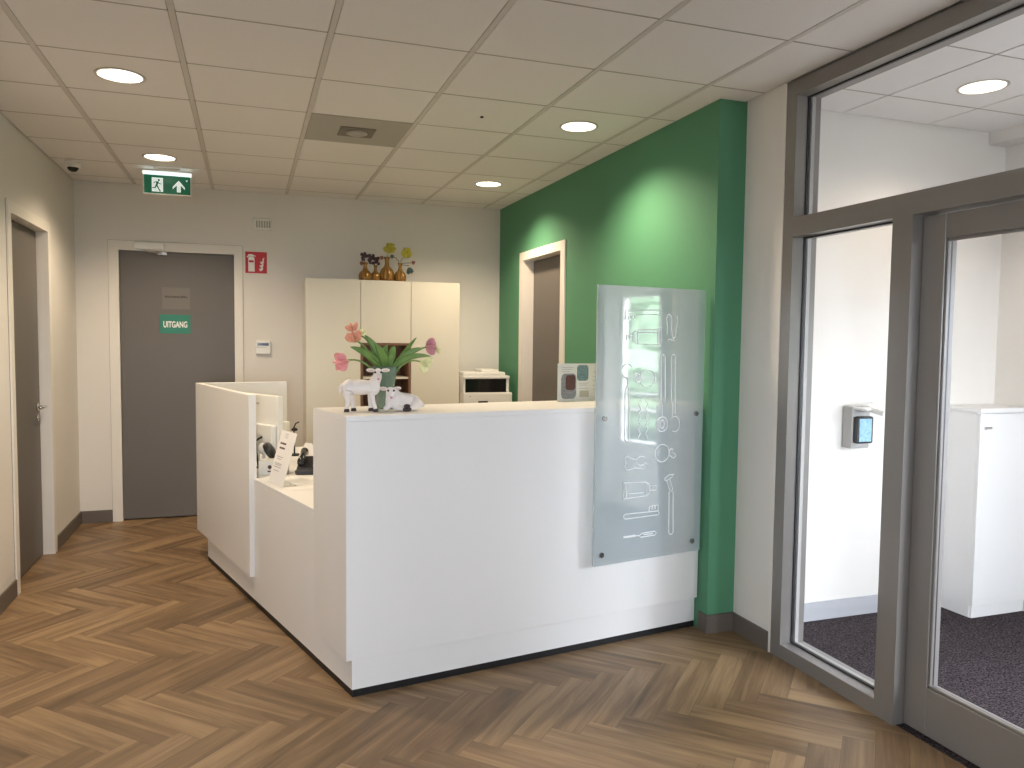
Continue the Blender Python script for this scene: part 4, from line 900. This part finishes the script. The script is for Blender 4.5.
for z in (0.262, 0.272, 0.282): box(b, (off+0.07, -0.0019, z), (off+0.115, -0.0015, z+0.003))
hb('small_text', b, M['greyink'])
hb('foot', box(nb(), (off, 0.0, 0.0), (off+hw, 0.085, 0.002)), M['clear'], False)

# white box near the tall panel
o = thing('cardboard_box', 'small white box with dark round marks behind the tall left desk panel', 'box', (0.145, 4.735, ZW), R(-25))
obj('carton', box(nb(), (-0.075, -0.05, 0), (0.075, 0.05, 0.085), 0.002), M['plastic'], o)
b = nb(); cyl(b, (-0.005, -0.0505, 0.048), (-0.005, -0.0515, 0.048), 0.012); cyl(b, (0.028, -0.0505, 0.04), (0.028, -0.0515, 0.04), 0.010); box(b, (-0.018, -0.0513, 0.018), (0.008, -0.0503, 0.026)); obj('printed_marks', b, M['ink'], o)
# round black and white desk fan / speaker shape
o = thing('webcam', 'white ball-shaped desk camera with black disc front behind the white box', 'camera', (0.090, 4.870, ZW), R(-20))
b = nb(); lathe(b, [(0.035, 0), (0.035, 0.006), (0.012, 0.014), (0.010, 0.07), (0.010, 0.10)], 24); ell(b, (0, 0, 0.135), (0.036, 0.036, 0.036)); obj('body', b, M['plastic'], o, True)
b = nb(); lathe(b, [(0.052, 0), (0.056, 0.012), (0.050, 0.026), (0.030, 0.034)], 28); b.transform(Matrix.Translation((0.030, -0.012, 0.118)) @ Matrix.Rotation(R(60), 4, 'Y')); obj('front_disc', b, M['black'], o, True)

def monitor(loc, rz, w, h, bot, lab, mbk=M['plastic']):
    """screen faces local +x side (-y is its back)"""
    o = thing('monitor', lab, 'monitor', loc, rz)
    b = nb(); box(b, (-w/2, -0.018, bot), (w/2, 0.018, bot+h), 0.005, 2); obj('housing', b, mbk, o)
    obj('screen', box(nb(), (-w/2+0.012, 0.0185, bot+0.012), (w/2-0.012, 0.0195, bot+h-0.012)), M['darkglass'], o)
    b = nb(); box(b, (-0.11, -0.09, 0), (0.11, 0.09, 0.010), 0.004, 2); box(b, (-0.03, -0.045, 0.010), (0.03, -0.0185, bot+h*0.5), 0.004, 2); obj('stand', b, mbk, o)
    b = nb(); box(b, (-0.025, -0.0192, bot+h-0.062), (-0.012, -0.0182, bot+h-0.05)); box(b, (-0.006, -0.0192, bot+h-0.062), (0.004, -0.0182, bot+h-0.05)); box(b, (0.008, -0.0192, bot+h-0.060), (0.018, -0.0182, bot+h-0.05)); obj('badge', b, M['greyink'], o)
    return o
o = monitor((0.075, 5.10, ZW), R(-60), 0.46, 0.36, 0.09, 'white monitor seen from behind, leaning over the tall left desk panel')
b = nb(); box(b, (-0.215, -0.055, 0.10), (0.215, -0.0195, 0.27), 0.006, 2); obj('rear_bulge', b, M['plastic'], o)
monitor((0.195, 5.66, ZW), R(-15), 0.17, 0.15, 0.065, 'small white screen standing behind the larger monitor and notice stand')
o = thing('gooseneck_lamp', 'small black gooseneck desk light between the monitors and the notice stand', 'lamp', (0.302, 5.44, ZW), 0)
b = nb(); cyl(b, (0, 0, 0), (0, 0, 0.012), 0.035); obj('base', b, M['black'], o)
obj('neck', tube(nb(), [(0, 0, 0.012), (0, 0, 0.12), (-0.005, 0, 0.19), (0.010, 0, 0.222), (0.03, -0.01, 0.232)], 0.005, 8), M['black'], o, True)
b = nb(); ell(b, (0.0, -0.005, 0.180), (0.022, 0.014, 0.013)); obj('head', b, M['black'], o, True)
o = thing('desk_microphone', 'small black curved microphone arm just right of the tall left desk panel', 'microphone', (0.060, 4.98, ZW), 0)
b = nb(); cyl(b, (0, 0, 0), (0, 0, 0.010), 0.03); obj('base', b, M['black'], o)
obj('arm', tube(nb(), [(0, 0, 0.01), (-0.012, 0, 0.10), (-0.015, 0, 0.165), (0.005, 0, 0.185), (0.045, 0, 0.200)], 0.006, 8), M['black'], o, True)
# telephone
o = thing('telephone', 'black desk telephone with handset on the worktop beside the high counter', 'telephone', (0.395, 4.72, ZW), R(-12))
b = nb(); prism(b, [(-0.12, -0.09), (0.11, -0.09), (0.11, 0.10), (-0.12, 0.10)], 0, 0.03, 0.006)
t_ = bmesh.new(); vs = [t_.verts.new(p) for p in ((-0.11, -0.08, 0.028), (0.10, -0.08, 0.028), (0.10, 0.09, 0.028), (-0.11, 0.09, 0.028), (-0.11, -0.08, 0.04), (0.10, -0.08, 0.04), (0.10, 0.09, 0.085), (-0.11, 0.09, 0.085))]
for f in ((0, 3, 2, 1), (4, 5, 6, 7), (0, 1, 5, 4), (1, 2, 6, 5), (2, 3, 7, 6), (3, 0, 4, 7)): t_.faces.new([vs[k] for k in f])
join(b, t_); obj('base', b, M['black'], o)
b = nb(); tube(b, [(-0.085, -0.085, 0.062), (-0.085, -0.065, 0.080), (-0.085, 0.0, 0.100), (-0.085, 0.07, 0.118), (-0.085, 0.095, 0.106)], [0.020, 0.024, 0.015, 0.024, 0.022], 12); obj('handset', b, M['darkglass'], o, True)
b = nb()
for i in range(3):
    for j in range(4): box(b, (-0.02+i*0.022, -0.06+j*0.022, 0.046+j*0.006), (-0.005+i*0.022, -0.046+j*0.022, 0.052+j*0.006))
obj('keypad', b, M['greyplastic'], o)
# tented sheet behind the telephone
o = thing('folded_card', 'cream folded tent card standing behind the black telephone', 'card', (0.385, 5.18, ZW+0.0), R(-8))
b = nb()
t_ = bmesh.new(); P = [(-0.060, -0.04, 0), (0.060, -0.04, 0), (0.01, 0.0, 0.075), (-0.03, 0.0, 0.078), (0.060, 0.04, 0), (-0.060, 0.04, 0)]
vs = [t_.verts.new(p) for p in P]
for f in ((0, 1, 2, 3), (3, 2, 4, 5), (1, 4, 2), (0, 3, 5)): t_.faces.new([vs[k] for k in f])
bmesh.ops.recalc_face_normals(t_, faces=t_.faces[:]); join(b, t_); b.transform(Matrix.Translation((0, 0, 0.042))); obj('card', b, M['paper2'] if 'paper2' in M else M['paper'], o)
b = nb(); box(b, (-0.07, -0.045, 0), (0.07, 0.05, 0.041), 0.004); obj('tray', b, M['laminate'], o)
# papers
o = obj('paper_sheet', box(nb(), (-0.105, -0.1485, 0), (0.105, 0.1485, 0.001)), M['paper']); o.location = (0.30, 4.32, ZW); o.rotation_euler = (0, 0, R(-70)); tag(o, 'white sheet of paper lying flat between notice stand and telephone', 'paper')

# ------------------------------------------------------------------ outdoors, with shrubs added for the sign's reflection
struct('ground', box(nb(), (XL-6, -26, -0.16), (24, 14, -0.08)), M['pave'])
def bush(x, y, r, h, lab):  # invented planting, gives the sign something green to reflect
    b = nb(); t_ = bmesh.new(); bmesh.ops.create_icosphere(t_, subdivisions=4, radius=1)
    rr = random.Random(int(x*10))
    for v in t_.verts: v.co *= 1+0.10*math.sin(9*v.co.x+x)*math.sin(8*v.co.y)+0.07*math.sin(17*v.co.z+3*v.co.x)+rr.uniform(-.04, .04)
    t_.transform(Matrix.Translation((0, 0, h/2)) @ Matrix.Diagonal((r, r, h/2, 1))); join(b, t_)
    o = obj('shrub', b, M['foliage']); o.location = (x, y, -0.08); tag(o, lab, 'shrub', 'shrubs added outside the entrance'); return o
bush(8.6, -2.6, 1.1, 1.5, 'low green shrub added outside the porch door to be mirrored in the acrylic sign')
bush(12.0, -7.2, 2.0, 3.6, 'tall green shrub added outside the porch door, behind the low shrubs')
bush(10.6, -3.4, 0.9, 2.4, 'mid-height green shrub added outside the porch door')
